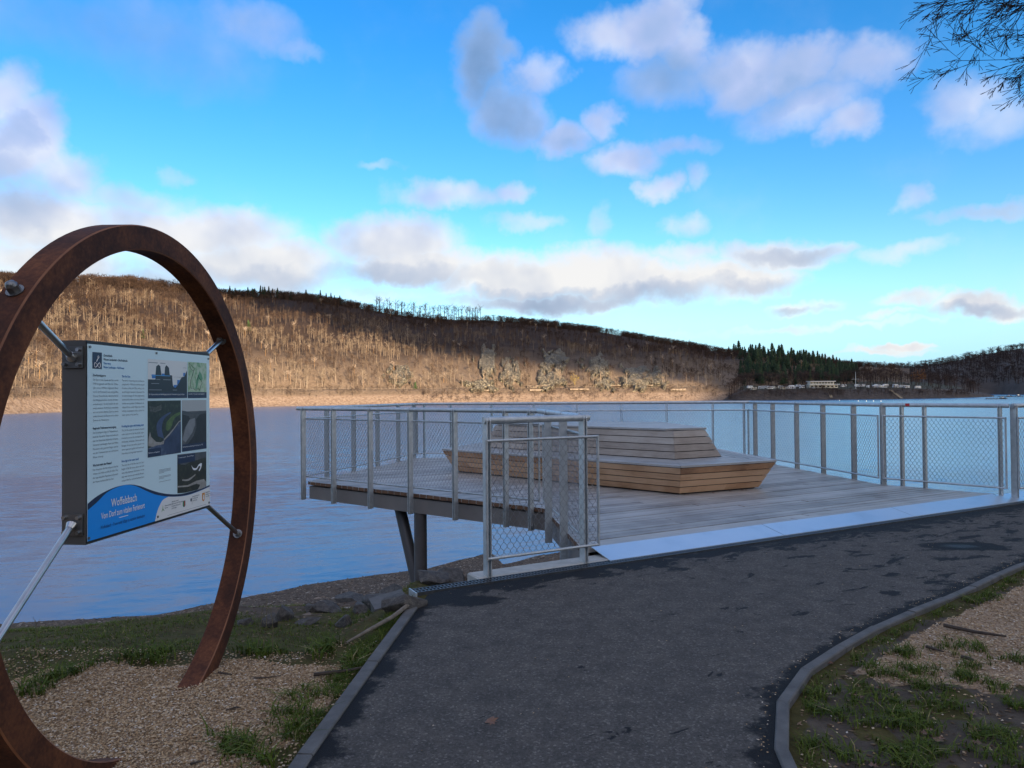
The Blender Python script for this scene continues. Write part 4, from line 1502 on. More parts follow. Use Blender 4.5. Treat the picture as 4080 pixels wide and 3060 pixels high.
# sub-frame and edge beams
def inset(poly, d):
    n = len(poly)
    out = []
    ar = sum(poly[i][0] * poly[(i + 1) % n][1] - poly[(i + 1) % n][0] * poly[i][1] for i in range(n))
    sg = 1 if ar > 0 else -1
    for i in range(n):
        a, b_, c_ = np.array(poly[i - 1]), np.array(poly[i]), np.array(poly[(i + 1) % n])
        d1 = (b_ - a) / np.linalg.norm(b_ - a)
        d2 = (c_ - b_) / np.linalg.norm(c_ - b_)
        n1_, n2_ = sg * np.array([-d1[1], d1[0]]), sg * np.array([-d2[1], d2[0]])
        mid = n1_ + n2_
        mid /= (1 + n1_ @ n2_)
        out.append(b_ + mid * d)
    return out


for i in range(6):
    outer, inner = inset(DECK, .035), inset(DECK, .13)
    a, c_, d_, e_ = outer[i], outer[i + 1], inner[i + 1], inner[i]
    if i == 0:
        a, e_ = a + (c_ - a) * .03, e_ + (d_ - e_) * .03
    dv = (c_ - a) / np.linalg.norm(c_ - a) * .002
    qd = [a + dv, c_ - dv, d_ - dv, e_ + dv]
    MB().prism([(*p, ZD - .285) for p in qd], [(*p, ZD - TH - .028) for p in qd]).build('edge_beam', MAT['fascia'], plat)
inn = inset(DECK, .16)
MB().prism([(*p, ZD - .20) for p in inn], [(*p, ZD - TH - .006) for p in inn]).build('dark_subframe', MAT['dark'], plat)  # solid near-black slab: shade below the plank gaps put into colour
# columns
c0 = D(1675, 2060, 10.35)
cz = float(ground_z(np.array(c0[0]), np.array(c0[1])))
MB().tube([(c0[0], c0[1], cz - .6), (c0[0], c0[1], ZD - .29)], .094, 20).build('column', MAT['column'], plat, True)
ct = D(1592, 2060, 11.0)
MB().tube([(c0[0] + .03, c0[1] + .22, cz - .3), (ct[0], ct[1], ZD - .29)], .088, 20).build('brace_column', MAT['column'], plat, True)
for q in ((3.9, 12.6),):
    MB().tube([(*q, -4.6), (*q, ZD - .29)], .11, 16).build('column', MAT['column'], plat, True)
# sloping threshold plate
t0, t1 = np.array([.72, 6.58]), np.array([.72, 6.58]) + AG * 6.62
b0, b1 = np.array([.864, 6.335]), np.array([.864, 6.335]) + AG * 6.62
for k in range(3):
    f0, f1 = k / 3 + (.0016 if k else 0), (k + 1) / 3
    qa, qb, qc, qd = b0 + (b1 - b0) * f0, b0 + (b1 - b0) * f1, t0 + (t1 - t0) * f1, t0 + (t1 - t0) * f0
    MB().prism([(*qa, .004), (*qb, .004), (*qc, ZD + .003), (*qd, ZD + .003)], [(*qa, .011), (*qb, .011), (*qc, ZD + .010), (*qd, ZD + .010)]).build('threshold_plate', MAT['plate'], plat)
# plate carries on beyond the deck corner
q0, q1 = t1 + AG * .004, t1 + AG * 2.2
r0_, r1_ = b1 + AG * .004, b1 + AG * 2.2
MB().prism([(*r0_, .004), (*r1_, .004), (*q1, .05), (*q0, .05)], [(*r0_, .011), (*r1_, .011), (*q1, .06), (*q0, .06)]).build('threshold_plate', MAT['plate'], plat)

# ------------------------------------------------------------------ railings
RH, ROD_T, ROD_B = 1.243, 1.047, .092


def post_mesh(d, below, z0):
    """two flat bars side by side with rounded heads, standing at the origin; d = rail direction"""
    n = np.array([-d[1], d[0]])
    mb = MB()
    prof = [(-.040, -below), (.040, -below), (.040, RH - .032)] + [(.034 * math.cos(a) * 1.0, RH - .032 + .034 * math.sin(a)) for a in np.linspace(.35, math.pi - .35, 7)] + [(-.040, RH - .032)]
    for o_ in (-.019, .009):
        p0 = [(*(n * w_ + d * o_), z) for w_, z in prof]
        p1 = [(*(n * w_ + d * (o_ + .010)), z) for w_, z in prof]
        mb.prism(p0, p1)
    for z in (-.10, -.22):
        if below > .2:
            for o_ in (-.026, .019):
                mb.tube([(*(d * o_ + n * -.0), z), (*(d * (o_ + .007) + n * -.0), z)], .011, 8)
    for z in (ROD_T, ROD_B):
        for w_ in (-.022, .012):
            mb.tube([(*(d * .019 + n * w_), z), (*(d * .024 + n * w_), z)], .007, 6)
    return mb


def wire_net(p0, p1, z0, z1, off):
    """rope net: diamonds about 6 x 8.5 cm held by small ferrules"""
    d = p1 - p0
    L = np.linalg.norm(d)
    d = d / L
    n = np.array([-d[1], d[0]]) * off
    nc = max(2, int(round(L / .060)))
    nr = int(round((z1 - z0) / .0425))
    cw, rh = L / nc, (z1 - z0) / nr
    V, T = [], []
    r = .0021

    def seg(a, b):
        v = b - a
        l_ = np.linalg.norm(v)
        v = v / l_
        s1 = np.array([-d[1], d[0], 0])
        s2 = np.cross(v, s1)
        bidx = len(V)
        for q in (a, b):
            for ang in (0, 2.094, 4.189):
                V.append(q + r * (math.cos(ang) * s1 + math.sin(ang) * s2))
        for k in range(3):
            k2 = (k + 1) % 3
            T.append((bidx + k, bidx + k2, bidx + 3 + k2))
            T.append((bidx + k, bidx + 3 + k2, bidx + 3 + k))
    for j in range(nr):
        for i in range(nc + 1):
            xa = i * cw + (0 if j % 2 == 0 else cw / 2)
            if xa > L + 1e-6:
                continue
            za = z0 + j * rh
            for sgn in (-1, 1):
                xb = xa + sgn * cw / 2
                if xb < -1e-6 or xb > L + 1e-6:
                    continue
                a = np.array([*(p0 + d * xa + n), za + .006])
                b_ = np.array([*(p0 + d * xb + n), za + rh - .006])
                seg(a, b_)
            if 0 < j:
                q = np.array([*(p0 + d * xa + n), za])
                bidx = len(V)
                s1 = np.array([*d, 0])
                s2 = np.array([-d[1], d[0], 0])
                for zz in (-.0075, .0075):
                    for ang in (0, 1.571, 3.142, 4.712):
                        V.append(q + (0, 0, zz) + .0030 * (math.cos(ang) * s1 + math.sin(ang) * s2))
                for k in range(4):
                    k2 = (k + 1) % 4
                    T.append((bidx + k, bidx + k2, bidx + 4 + k2))
                    T.append((bidx + k, bidx + 4 + k2, bidx + 4 + k))
    return np.array(V), np.array(T)


def railing(p0, p1, ts, label, below=.285, side=1, net0=.03, net1=.03, rail0=0.0, rail1=0.0, zoff=ZD):
    """one straight run: p0, p1 plan points; ts posts as fractions; side = where the net hangs"""
    p0, p1 = np.array(p0, float), np.array(p1, float)
    L = np.linalg.norm(p1 - p0)
    d = (p1 - p0) / L
    root = thing('railing', (*((p0 + p1) / 2), zoff), label, 'railing', 'steel railings around the platform')
    me = post_mesh(d, below, zoff).mesh('post', MAT['zinc'])
    for tt_ in ts:
        o = link('post', me, root, None, True)
        q = p0 + (p1 - p0) * tt_ - (p0 + p1) / 2
        o.location = (q[0], q[1], 0)
    a, c_ = p0 - d * rail0, p1 + d * rail1
    MB().tube([(*a, zoff + RH - .030), (*c_, zoff + RH - .030)], .030, 16).build('handrail', MAT['zinc'], root, True)
    n = np.array([-d[1], d[0]]) * side * .052
    f0, f1 = p0 + d * net0 + n, p1 - d * net1 + n
    mb = MB()
    for z in (ROD_T, ROD_B):
        mb.tube([(*f0, zoff + z), (*f1, zoff + z)], .0125, 10)
    for q in (f0, f1):
        mb.tube([(*q, zoff + ROD_B - .012), (*q, zoff + ROD_T + .012)], .0125, 10)
    # rope lashing round the rods
    nl = int(L / .06)
    for z in (ROD_T, ROD_B):
        for i in range(nl):
            q = f0 + (f1 - f0) * (i + .5) / nl
            mb.tube([(*(q - d * .006), zoff + z), (*(q + d * .006), zoff + z)], .0152, 6, False)
    mb.build('net_frame', MAT['zinc'], root, True)
    V, T = wire_net(p0 + d * net0, p1 - d * net1, zoff + ROD_B, zoff + ROD_T, side * .052)
    link('wire_net', np_mesh('wire_net', V, T, MAT['wire']), root)
    return root


def t_at(p0, p1, px):
    """fraction along a plan line that lies in the compass direction of a surveyed column"""
    k = ray(px, 1750)
    k = k[0] / k[1]
    a = p0[0] - k * p0[1]
    c_ = p1[0] - k * p1[1]
    return a / (a - c_)


railing(pB, pC, [t_at(pB, pC, x) for x in (2113, 2014, 1812, 1634, 1475, 1329)] + [.988], 'near left railing above the grey edge beam, facing the beach', side=-1, rail1=.10)
railing(pA, pB, [.34, .72], 'short railing between the wing panel and the long left side', side=-1, rail0=-.02)
railing(pC, pD, [t_at(pC, pD, x) for x in (1302, 1409, 1504, 1587, 1650)], 'far left railing running away toward the lake', side=-1)
railing(pD, pE, [t_at(pD, pE, x) for x in (1691, 1797, 1960, 2128, 2300, 2477, 2657, 2841, 2965)], 'far railing along the lake edge behind the bench', side=-1)
railing(pE, pF, [t_at(pE, pF, x) for x in (3010, 3080, 3175, 3280, 3402, 3518)], 'right railing beside the bench end', side=-1)
railing(pF, pG, [t_at(pF, pG, x) for x in (3594, 3684, 3985)], 'short railing at the right front corner with a red sticker', side=-1)
pW = np.array([-.237, 5.811])
wing_d = (np.array([.703, 6.331]) - pW); wing_d /= np.linalg.norm(wing_d)
pA2 = pW + wing_d * 1.075
railing(pW, pA2, [.028, .915], 'wing railing panel standing in front of the platform beside the concrete beam', below=.09, side=-1, net0=.0, net1=-.03, rail1=-.03)
pG1, pG2 = pG + AG * .04 + np.array([.02, .0]), pG + np.array([.92, .40]) * 1.25
railing(pG1, pG2, [.03, .93], 'wing railing panel at the right edge beyond the corner post', below=.09, side=-1)
# red sticker on the corner railing
q = D(3610, 1606, 10.55)
o = MB().box((q[0], q[1] - .033, ZD + RH - .022), (.062, .004, .040), (1, 0, 0)).build('sticker', simple('red_sticker', (.45, .03, .04), (.5, .04, .05), .4), None)
tag(o, 'small red sticker stuck on the right handrail', 'sticker')

# ------------------------------------------------------------------ the two-tier bench
bench = thing('bench', (1.3, 12.2, ZD), 'large two tier wooden bench island on the platform deck', 'bench')
B0 = [np.array(p) for p in ((2.325, 9.92), (3.635, 10.525), (3.28, 14.0), (-.50, 14.45), (-1.05, 13.10))]     # footprint, counter-clockwise
SEAT, TOPZ = .43, .875
FL = .20


def side_boards(base, z0, z1, out0, out1, rows, mat, rnd, splits=True):
    for j in range(rows):
        g = .011
        u0, u1 = j / rows, (j + 1) / rows
        za, zb_ = z0 + (z1 - z0) * u0 + g * .5, z0 + (z1 - z0) * u1 - g * .5
        oa, ob = out0 + (out1 - out0) * u0, out0 + (out1 - out0) * u1
        pa, pb = inset(base, -oa), inset(base, -ob)
        ia, ib = inset(base, -oa + .028), inset(base, -ob + .028)
        for i in range(5):
            i2 = (i + 1) % 5
            L = np.linalg.norm(pa[i2] - pa[i])
            cs = [0.0]
            if splits and L > 1.2 and rnd.random() < (.75 if L > 2 else .5):
                cs.append(rnd.uniform(.3, .75))
                if L > 3.5 and rnd.random() < .6:
                    cs = sorted(cs + [rnd.uniform(.1, .25)])
            cs.append(1.0)
            for f0, f1 in zip(cs[:-1], cs[1:]):
                e0_ = .0012 / L if f0 > 0 else .001 / L
                e1_ = .0012 / L if f1 < 1 else .001 / L
                def at(P, f): return P[i] + (P[i2] - P[i]) * f
                f0b, f1b = f0 + e0_, f1 - e1_
                if f1 < 1: f1c = f1b + rnd.choice((0, .012))
                else: f1c = f1b
                lo4 = [at(pa, f0b), at(pa, f1b), at(ia, f1b), at(ia, f0b)]
                hi4 = [at(pb, f0b), at(pb, f1b), at(ib, f1b), at(ib, f0b)]
                MB().prism([(*p, za) for p in lo4], [(*p, zb_) for p in hi4]).build('board', mat, bench)


rb = random.Random(11)
side_boards(B0, ZD + .018, ZD + SEAT - .032, 0, FL, 4, MAT['bench_red'], rb)
# dark core so that the joints read as gaps
core = [inset(B0, .05), inset(B0, -FL + .06)]
MB().prism([(*p, ZD + .004) for p in core[0]], [(*p, ZD + SEAT - .034) for p in core[1]]).build('core', MAT['dark'], bench)
seat_out = inset(B0, -FL - .012)
Q0 = [np.array(p) for p in ((2.42, 10.60), (3.235, 11.02), (2.98, 13.75), (-.22, 14.05), (-.56, 13.38))]
ncr = 4
for i in range(5):
    i2 = (i + 1) % 5
    for k in range(ncr):
        f0, f1 = k / ncr, (k + 1) / ncr
        sa = seat_out[i] + (Q0[i] - seat_out[i]) * f0
        sb = seat_out[i2] + (Q0[i2] - seat_out[i2]) * f0
        ta = seat_out[i] + (Q0[i] - seat_out[i]) * (f1 - .03)
        tb = seat_out[i2] + (Q0[i2] - seat_out[i2]) * (f1 - .03)
        dv = (sb - sa) / np.linalg.norm(sb - sa) * .003
        q4 = [sa + dv, sb - dv, tb - dv, ta + dv]
        MB().prism([(*p, ZD + SEAT - .028) for p in q4], [(*p, ZD + SEAT) for p in q4]).build('seat_board', MAT['bench_top'], bench)
side_boards(Q0, ZD + SEAT + .004, ZD + TOPZ - .030, 0, -.20, 4, MAT['bench_grey'], rb)
core = [inset(Q0, .045), inset(Q0, .25)]
MB().prism([(*p, ZD + SEAT + .001) for p in core[0]], [(*p, ZD + TOPZ - .033) for p in core[1]]).build('core', MAT['dark'], bench)
topp = inset(Q0, .185)
# top boards run with the deck
lo, hi = min(p @ AGN for p in topp), max(p @ AGN for p in topp)
w = lo + .001
save = DECK
DECK = topp
while w < hi - .02:
    w1 = min(w + .136, hi - .002)
    c0_, c1_ = cuts(w + 1e-4), cuts(w1)
    if len(c0_) == 2 and len(c1_) == 2:
        q4 = [AG * c0_[0] + AGN * w, AG * c0_[1] + AGN * w, AG * c1_[1] + AGN * w1, AG * c1_[0] + AGN * w1]
        MB().prism([(*p, ZD + TOPZ - .028) for p in q4], [(*p, ZD + TOPZ) for p in q4]).build('top_board', MAT['bench_top'], bench)
    w += .142
DECK = save

# ------------------------------------------------------------------ ring with the information panel
RC = np.array([-1.706, 3.362, 1.049]); RO, RI, RD = 1.234, 1.124, .1095
sg = thing('information_sign', (-1.706, 3.362, 0), 'rusty steel ring holding a tilted information panel on rods', 'information sign')
mb = MB()
NR = 144
vs, fs = [], []
for k in range(NR):
    a = 2 * math.pi * k / NR
    cy_, cz_ = math.cos(a), math.sin(a)
    ch = .005
    for r_, x_ in ((RO, -RD / 2 + ch), (RO - ch, -RD / 2), (RI + ch, -RD / 2), (RI, -RD / 2 + ch), (RI, RD / 2 - ch), (RI + ch, RD / 2), (RO - ch, RD / 2), (RO, RD / 2 - ch)):
        vs.append(RC + np.array([x_, r_ * cy_, r_ * cz_]))
for k in range(NR):
    k2 = (k + 1) % NR
    for j in range(8):
        j2 = (j + 1) % 8
        fs.append((k * 8 + j, k * 8 + j2, k2 * 8 + j2, k2 * 8 + j))
mb.add(vs, fs)
rg = mb.build('steel_ring', MAT['corten'], sg, True)
MAT['worn_rust'] = simple('worn_rust_edge', (.12, .042, .018), (.32, .125, .050), .7, 0, 3.5, .2, 60)
rg.data.materials.append(MAT['worn_rust'])
rg.data.polygons.foreach_set('material_index', np.array([1 if j % 8 in (6, 4) else 0 for j in range(NR * 8)], np.int32))
pT0 = np.array([-1.677, 2.80]); pT1 = np.array([-1.587, 3.725])
W_, H_ = .93, .785
ux = np.array([*(pT1 - pT0), 0]); ux /= np.linalg.norm(ux)
uz = np.array([0, 0, 1.0])
un = np.cross(ux, uz)
TL = np.array([*pT0, 1.7135])


def S(s, t_, o_=0.0):
    return TL + ux * s - uz * t_ + un * o_


def slab(pts, o0, o1):
    """flat outline on the panel given thickness from offset o0 to o1; outline clockwise seen from the front in (s,t)"""
    mb_ = MB()
    return mb_.prism([S(s, t_, o0) for s, t_ in pts], [S(s, t_, o1) for s, t_ in pts])


def rect(s0, t0_, s1, t1_): return [(s0, t1_), (s1, t1_), (s1, t0_), (s0, t0_)]


boxp = slab(rect(0, -.012, W_ + .002, H_ + .010), -.105, -.0045).build('sign_box', MAT['box'], sg)
slab(rect(0.002, -.010, W_, H_ + .006), -.0040, -.0020).build('edge_strip', MAT['rail_edge'], boxp)


def flat(name, col, col2=None, rough=.35, scale=20):
    return simple(name, col, col2, rough, 0, scale)


INK = flat('ink_dark', (.012, .022, .05)); BLUE_T = flat('ink_blue', (.02, .16, .42)); GREY_T = flat('ink_grey', (.16, .20, .23))
NAVY = flat('print_navy', (.006, .020, .065)); BLUE = flat('print_blue', (.004, .28, .80)); PALE = flat('print_pale', (.62, .79, .82), (.64, .81, .84), .3, 3)
WHITE = flat('print_white', (.80, .79, .75)); LIGHT = flat('print_light', (.82, .83, .83)); NAVY_T = flat('ink_navy', (.006, .03, .14))
panel = slab(rect(.004, .002, W_ - .002, H_ - .003), -.0018, 0.0).build('printed_panel', PALE, sg)
LAY = [0]


def decal(pts, mat, name='print_shape', lift=.0003):
    LAY[0] += 1
    o_ = .0004 + lift
    me = bpy.data.meshes.new(name)
    me.from_pydata([tuple(S(s, t_, o_)) for s, t_ in pts], [], [tuple(range(len(pts)))])
    me.materials.append(mat)
    o = link(name, me, panel)
    return o


def text(body, s, t_, size, mat, name='text_line', width=None, bold=0.0, lift=.0012, align='LEFT', shear=0.0):
    cu = bpy.data.curves.new(name, 'FONT')
    cu.body = body
    cu.size = size
    cu.offset = bold
    cu.resolution_u = 2
    cu.align_x = align
    cu.shear = shear
    tmp = bpy.data.objects.new(name, cu)
    me = bpy.data.meshes.new_from_object(tmp)
    bpy.data.objects.remove(tmp)
    co = np.zeros(len(me.vertices) * 3, np.float32)
    me.vertices.foreach_get('co', co)
    co = co.reshape(-1, 3)
    if width:
        x0_, x1_ = co[:, 0].min(), co[:, 0].max()
        co[:, 0] = (co[:, 0] - x0_) * width / max(x1_ - x0_, 1e-6)
    out = TL[None] + ux[None] * (s + co[:, :1]) + uz[None] * (co[:, 1:2] - t_) + un[None] * lift
    me.vertices.foreach_set('co', out.astype(np.float32).ravel())
    me.materials.clear()
    me.materials.append(mat)
    me.update()
    return link(name, me, panel)


# bottom wave
wt = [(.004, .634), (.0446, .6165), (.0982, .6015), (.1786, .5896), (.2637, .591), (.3354, .6061), (.4106, .633), (.4895, .6577), (.5723, .6761), (.6592, .6866), (.7507, .6879), (.8472, .686), (.928, .6777)]
wb = [(.004, .659), (.0599, .6348), (.114, .6067), (.1786, .5923), (.2463, .5902), (.3081, .6032), (.3726, .6302), (.4497, .6598), (.5305, .6799), (.6153, .6935), (.7159, .7006), (.8226, .6956), (.928, .6859)]
def dense(P, n=60):
    return [tuple(p) for p in smooth_curve(P, n)]
decal([(.004, .782), (.928, .782)] + dense(wt)[::-1], NAVY, 'wave_band', .0)
decal([(.004, .782), (.928, .782)] + dense(wb)[::-1], BLUE, 'wave_field', .0004)
decal([(.4466, .782), (.928, .782)] + dense([(.928, .6862), (.8226, .6965), (.7159, .7012), (.62, .6945), (.5513, .6851)][::1]) + dense([(.5513, .6851), (.51, .6936), (.4848, .7135), (.465, .74), (.4466, .782)]), WHITE, 'logo_field', .0008)
text('Woffelsbach', .1425, .668, .047, LIGHT, 'title_text', .170, .0006, .0022)
text('Vom Dorf zum vitalen Ferienort', .081, .708, .036, LIGHT, 'title_text', .288, .0004, .0022)
decal(rect(.193, .7195, .254, .7225), LIGHT, 'title_rule', .0012)
text('Woffelsbach – From rural village to vacation destination', .078, .748, .020, NAVY_T, 'title_text', .292, .0, .0022, shear=.12)
# heading
decal(rect(.031, .033, .0876, .0997), NAVY, 'logo_field', .0004)
lg = [(.0595 + .0175 * math.sin(a) * (1 if True else 1), .0845 + .0095 * math.sin(2 * a)) for a in np.linspace(0, 2 * math.pi, 40, endpoint=False)]
mb = MB().tube([S(s, t_, .0016) for s, t_ in lg] + [S(*lg[0], .0016)], .0016, 4, False)
mb.tube([S(.055, .071, .0016), S(.0595, .062, .0016), S(.066, .055, .0016)], .0017, 4)
mb.tube([S(.0655 + .0035 * math.cos(a), .0515 + .0045 * math.sin(a), .0016) for a in np.linspace(0, 2 * math.pi, 13)], .0011, 4)
mb.build('logo_emblem', LIGHT, panel)
for y, tx, mt, wd in ((.0470, 'Zeitschleife', INK, .055), (.0630, 'Wasser Landschaft – Die Kraftvolle', INK, .154), (.0790, 'Time warp', BLUE_T, .046), (.0950, 'Water Landscape – Full Power', BLUE_T, .133)):
    text(tx, .0968, y, .0125, mt, 'heading_text', wd, .00025)
COLS = [
    (.0350, .1300, INK, 'Die Rurtalsperre', .076, ['Die Sperre zum Stauen der Rur wurde', '1938 fertiggestellt und Mitte der 1950er-', 'Jahre um ca. 14 Meter aufgestockt. Damit', 'wurde der Rurstausee zum zweitgrößten', 'Stausee Deutschlands. Das brachte für', 'die Anliegergemeinden enorme Struktur-', 'veränderungen, die sich letztlich als sehr', 'positiv erwiesen. Woffelsbach entwickelte', 'sich von einem kleinen Dorf zu einem', 'vitalen Ferienort am Rursee und zu einem', 'Zentrum des Wassersports.']),
    (.2140, .1300, BLUE_T, 'The Rur Dam', .056, ['The dam for impounding the river Rur was', 'completed in 1938 and raised by around', '14 metres in the mid-1950s, making it the', 'second largest reservoir in Germany. The', 'structural changes for the neighbouring', 'communities were enormous, but the', 'results were positive: Woffelsbach de-', 'veloped from a small village into a lively', 'holiday destination and a centre for', 'water sports on the Lake Rur.']),
    (.0340, .3425, INK, 'Regionale Trinkwasserversorgung', .142, ['Die Rurtalsperre liegt im Talsperrenver-', 'bund der Nordeifel. Dieser erstreckt sich', 'über die Gemeinden Hellenthal, Schleiden,', 'Simmerath und Roetgen. Rund eine Million', 'Menschen in der gesamten Region werden', 'von den Trinkwassersperren mit frischem', 'Wasser versorgt.']),
    (.2125, .3425, BLUE_T, 'Providing the region with drinking water', .153, ['The Lake Rur is part of a network of several', 'water reservoirs in the North Eifel region.', 'It extends across the municipalities of', 'Hellenthal, Schleiden, Simmerath and', 'Roetgen. Around one million people in the', 'entire region are supplied with fresh water', 'from these drinking water reservoirs.']),
    (.0335, .4905, INK, 'Wie hoch steht das Wasser?', .114, ['Der Hauptsee der Rurtalsperre hat bei', 'Vollstau eine Höhe von 281,50 mNN. Über', 'den tagesaktuellen Pegelstand informiert', 'der Wasserverband Eifel-Rur hier:']),
    (.2115, .4905, BLUE_T, 'How high is the water level?', .117, ['The main lake of the Rur reservoir has a', 'height of 281.50 metres above sea level', 'when fully dammed. Information on the', 'daily water level are provided by Wasser-', 'verband Eifel-Rur and can be found here:'])]
for s, t_, mt, hd, wd, lines in COLS:
    text(hd, s, t_, .0125, mt, 'heading_text', wd, .0003)
    for i, ln in enumerate(lines):
        last = i == len(lines) - 1
        text(ln, s, t_ + .0170 + i * .0163, .0112, GREY_T, 'body_text', (.155 if not last else .155 * min(1, len(ln) / 40.)), 0.0)
for y in (.552, .557, .562, .567, .583, .588, .593, .6075):
    decal(rect(.479, y - .0008, .5735 if y not in (.567, .593) else .52, y + .0008), GREY_T, 'fine_print')
# picture fields
DIA_BG = flat('print_warm_white', (.72, .73, .70)); DIA_DK = flat('print_slate', (.012, .018, .030)); DIA_B = flat('print_water', (.02, .17, .50))
decal(rect(.3955, .043, .7145, .2214), DIA_BG, 'diagram_field')
mt_ = [(.3955, .135), (.452, .135), (.452, .118), (.458, .075), (.476, .066), (.490, .072), (.500, .118), (.523, .118), (.528, .075), (.540, .066), (.560, .078), (.566, .112), (.585, .113), (.592, .160), (.600, .168), (.612, .172), (.630, .160), (.650, .135), (.668, .120), (.690, .116), (.706, .095), (.7145, .085)]
decal([(.3955, .2214), (.7145, .2214)] + mt_[::-1], DIA_DK, 'diagram_ground', .0005)
decal([(.425, .130), (.452, .130), (.452, .112), (.425, .112)], DIA_B, 'diagram_water', .0009)
decal([(.500, .118), (.523, .118), (.523, .106), (.500, .106)], DIA_B, 'diagram_water', .0009)
decal([(.420, .1175), (.570, .1175), (.570, .1145), (.420, .1145)], flat('print_sky_blue', (.06, .30, .60)), 'diagram_line', .0011)
decal([(.598, .168), (.612, .172), (.632, .158), (.598, .158)], DIA_B, 'diagram_water', .0009)
decal([(.628, .160), (.640, .150), (.655, .134), (.628, .134)], DIA_B, 'diagram_water', .0009)
decal([(.680, .116), (.692, .114), (.700, .098), (.680, .098)], DIA_B, 'diagram_water', .0009)
decal(rect(.3955, .1945, .7145, .2214), NAVY, 'caption_field', .0009)
text('Der Talsperrenverbund der Nordeifel gewährleistet die Trinkwasserversorgung der Region.', .401, .206, .010, LIGHT, 'caption_text', .29, 0, .0020)
for s, y, wd in ((.400, .060, .07), (.490, .060, .04), (.600, .122, .035), (.64, .122, .035), (.678, .075, .03)):
    decal(rect(s, y - .003, s + wd, y), GREY_T, 'fine_print')
for s, y, wd in ((.458, .136, .03), (.512, .136, .06), (.42, .155, .06), (.40, .184, .10), (.59, .184, .035)):
    decal(rect(s, y - .003, s + wd, y), flat('print_mid', (.22, .24, .27)), 'fine_print', .0012)
m, t, b = material('map_print')
n_ = noise_(objco(t), 38, 5, .6, tree=t)
t.links.new(ramp_(n_, [(0.35, (.16, .34, .17)), (0.48, (.36, .50, .30)), (0.62, (.50, .58, .44))], tree=t), b.inputs['Base Color'])
b.inputs['Roughness'].default_value = .35
decal(rect(.7205, .042, .898, .192), m, 'map_field')
decal([(.79, .175), (.80, .13), (.815, .11), (.83, .085), (.85, .10), (.86, .125), (.845, .135), (.825, .125), (.815, .15), (.80, .178)], flat('map_forest', (.10, .30, .15)), 'map_forest', .0005)
mb = MB()
ol = [(.733, .048), (.748, .055), (.765, .066), (.78, .072), (.775, .085), (.755, .080), (.742, .070), (.733, .048)]
mb.tube([S(s, t_, .0012) for s, t_ in ol], .0008, 4)
ol = [(.775, .085), (.765, .105), (.752, .125), (.742, .15), (.752, .175), (.77, .172), (.785, .180), (.80, .183), (.815, .172), (.83, .183), (.84, .160), (.855, .145), (.842, .13), (.825, .12), (.815, .105), (.81, .13)]
mb.tube([S(s, t_, .0012) for s, t_ in ol], .0009, 4)
mb.build('map_outline', INK, panel)
decal(rect(.7205, .192, .898, .2225), NAVY, 'caption_field', .0004)
text('Zentrales Trinkwasserversorgungsgebiet', .725, .204, .009, LIGHT, 'caption_text', .15, 0, .0018)


def photo(name, stops, scale):
    m, t, b = material(name)
    n_ = noise_(objco(t), scale, 7, .68, tree=t)
    t.links.new(ramp_(n_, stops, tree=t), b.inputs['Base Color'])
    b.inputs['Roughness'].default_value = .35
    return m


WOODS = photo('photo_woods', [(0.3, (.004, .008, .007)), (0.52, (.016, .026, .018)), (0.72, (.055, .075, .045))], 45)
LAKE = photo('photo_lake', [(0.3, (.012, .022, .060)), (0.55, (.035, .055, .12)), (0.72, (.22, .26, .32))], 9)
FIELD = photo('photo_field', [(0.3, (.04, .085, .022)), (0.7, (.13, .20, .05))], 40)
PALEP = photo('photo_pale', [(0.3, (.22, .20, .17)), (0.7, (.42, .40, .36))], 40)
GREYP = photo('photo_grey', [(0.3, (.035, .04, .045)), (0.55, (.085, .09, .095)), (0.75, (.15, .155, .16))], 16)
DUSK = photo('photo_dusk', [(0.3, (.006, .007, .010)), (0.6, (.020, .021, .026)), (0.8, (.04, .04, .045))], 30)
RIVER = photo('photo_river', [(0.3, (.03, .05, .12)), (0.7, (.07, .10, .20))], 12)
decal(rect(.394, .2325, .6595, .487), WOODS, 'photo_field')
decal(dense([(.47, .395), (.46, .35), (.475, .325), (.51, .305), (.555, .29), (.575, .287)], 40) + dense([(.575, .292), (.53, .312), (.508, .335), (.502, .365), (.515, .40), (.52, .41)], 40), RIVER, 'photo_river', .0005)
decal(dense([(.532, .36), (.54, .335), (.565, .318), (.60, .30), (.652, .288)], 40) + dense([(.655, .300), (.60, .322), (.585, .35), (.565, .368), (.545, .375), (.532, .36)], 40), FIELD, 'photo_meadow', .0005)
decal([(.394, .487), (.394, .448), (.43, .440), (.50, .425), (.53, .405), (.60, .362), (.6595, .335), (.6595, .487)], LAKE, 'photo_lake', .0008)
decal([(.515, .412), (.56, .388), (.60, .362), (.64, .333), (.6595, .328), (.6595, .333), (.642, .339), (.602, .369), (.562, .396), (.520, .418)], PALEP, 'photo_dam', .0011)
decal([(.396, .435), (.40, .395), (.41, .372), (.418, .395), (.44, .41), (.455, .42), (.49, .425), (.52, .418), (.515, .435), (.46, .437), (.43, .442)], PALEP, 'photo_cliff', .0012)
decal([(.405, .255), (.45, .262), (.50, .25), (.50, .275), (.45, .285), (.41, .280)], photo('photo_village', [(.4, (.03, .035, .03)), (.62, (.10, .10, .09)), (.75, (.3, .3, .28))], 120), 'photo_village', .0006)
decal(rect(.394, .449, .494, .487), NAVY, 'caption_field', .0015)
text('Eifelstausee mit Staudamm', .397, .470, .009, LIGHT, 'caption_text', .085, 0, .0024)
decal(rect(.669, .2325, .895, .484), GREYP, 'photo_field')
decal(rect(.669, .2325, .895, .288), flat('print_warm_white', (.42, .44, .43)), 'photo_sky', .0004)
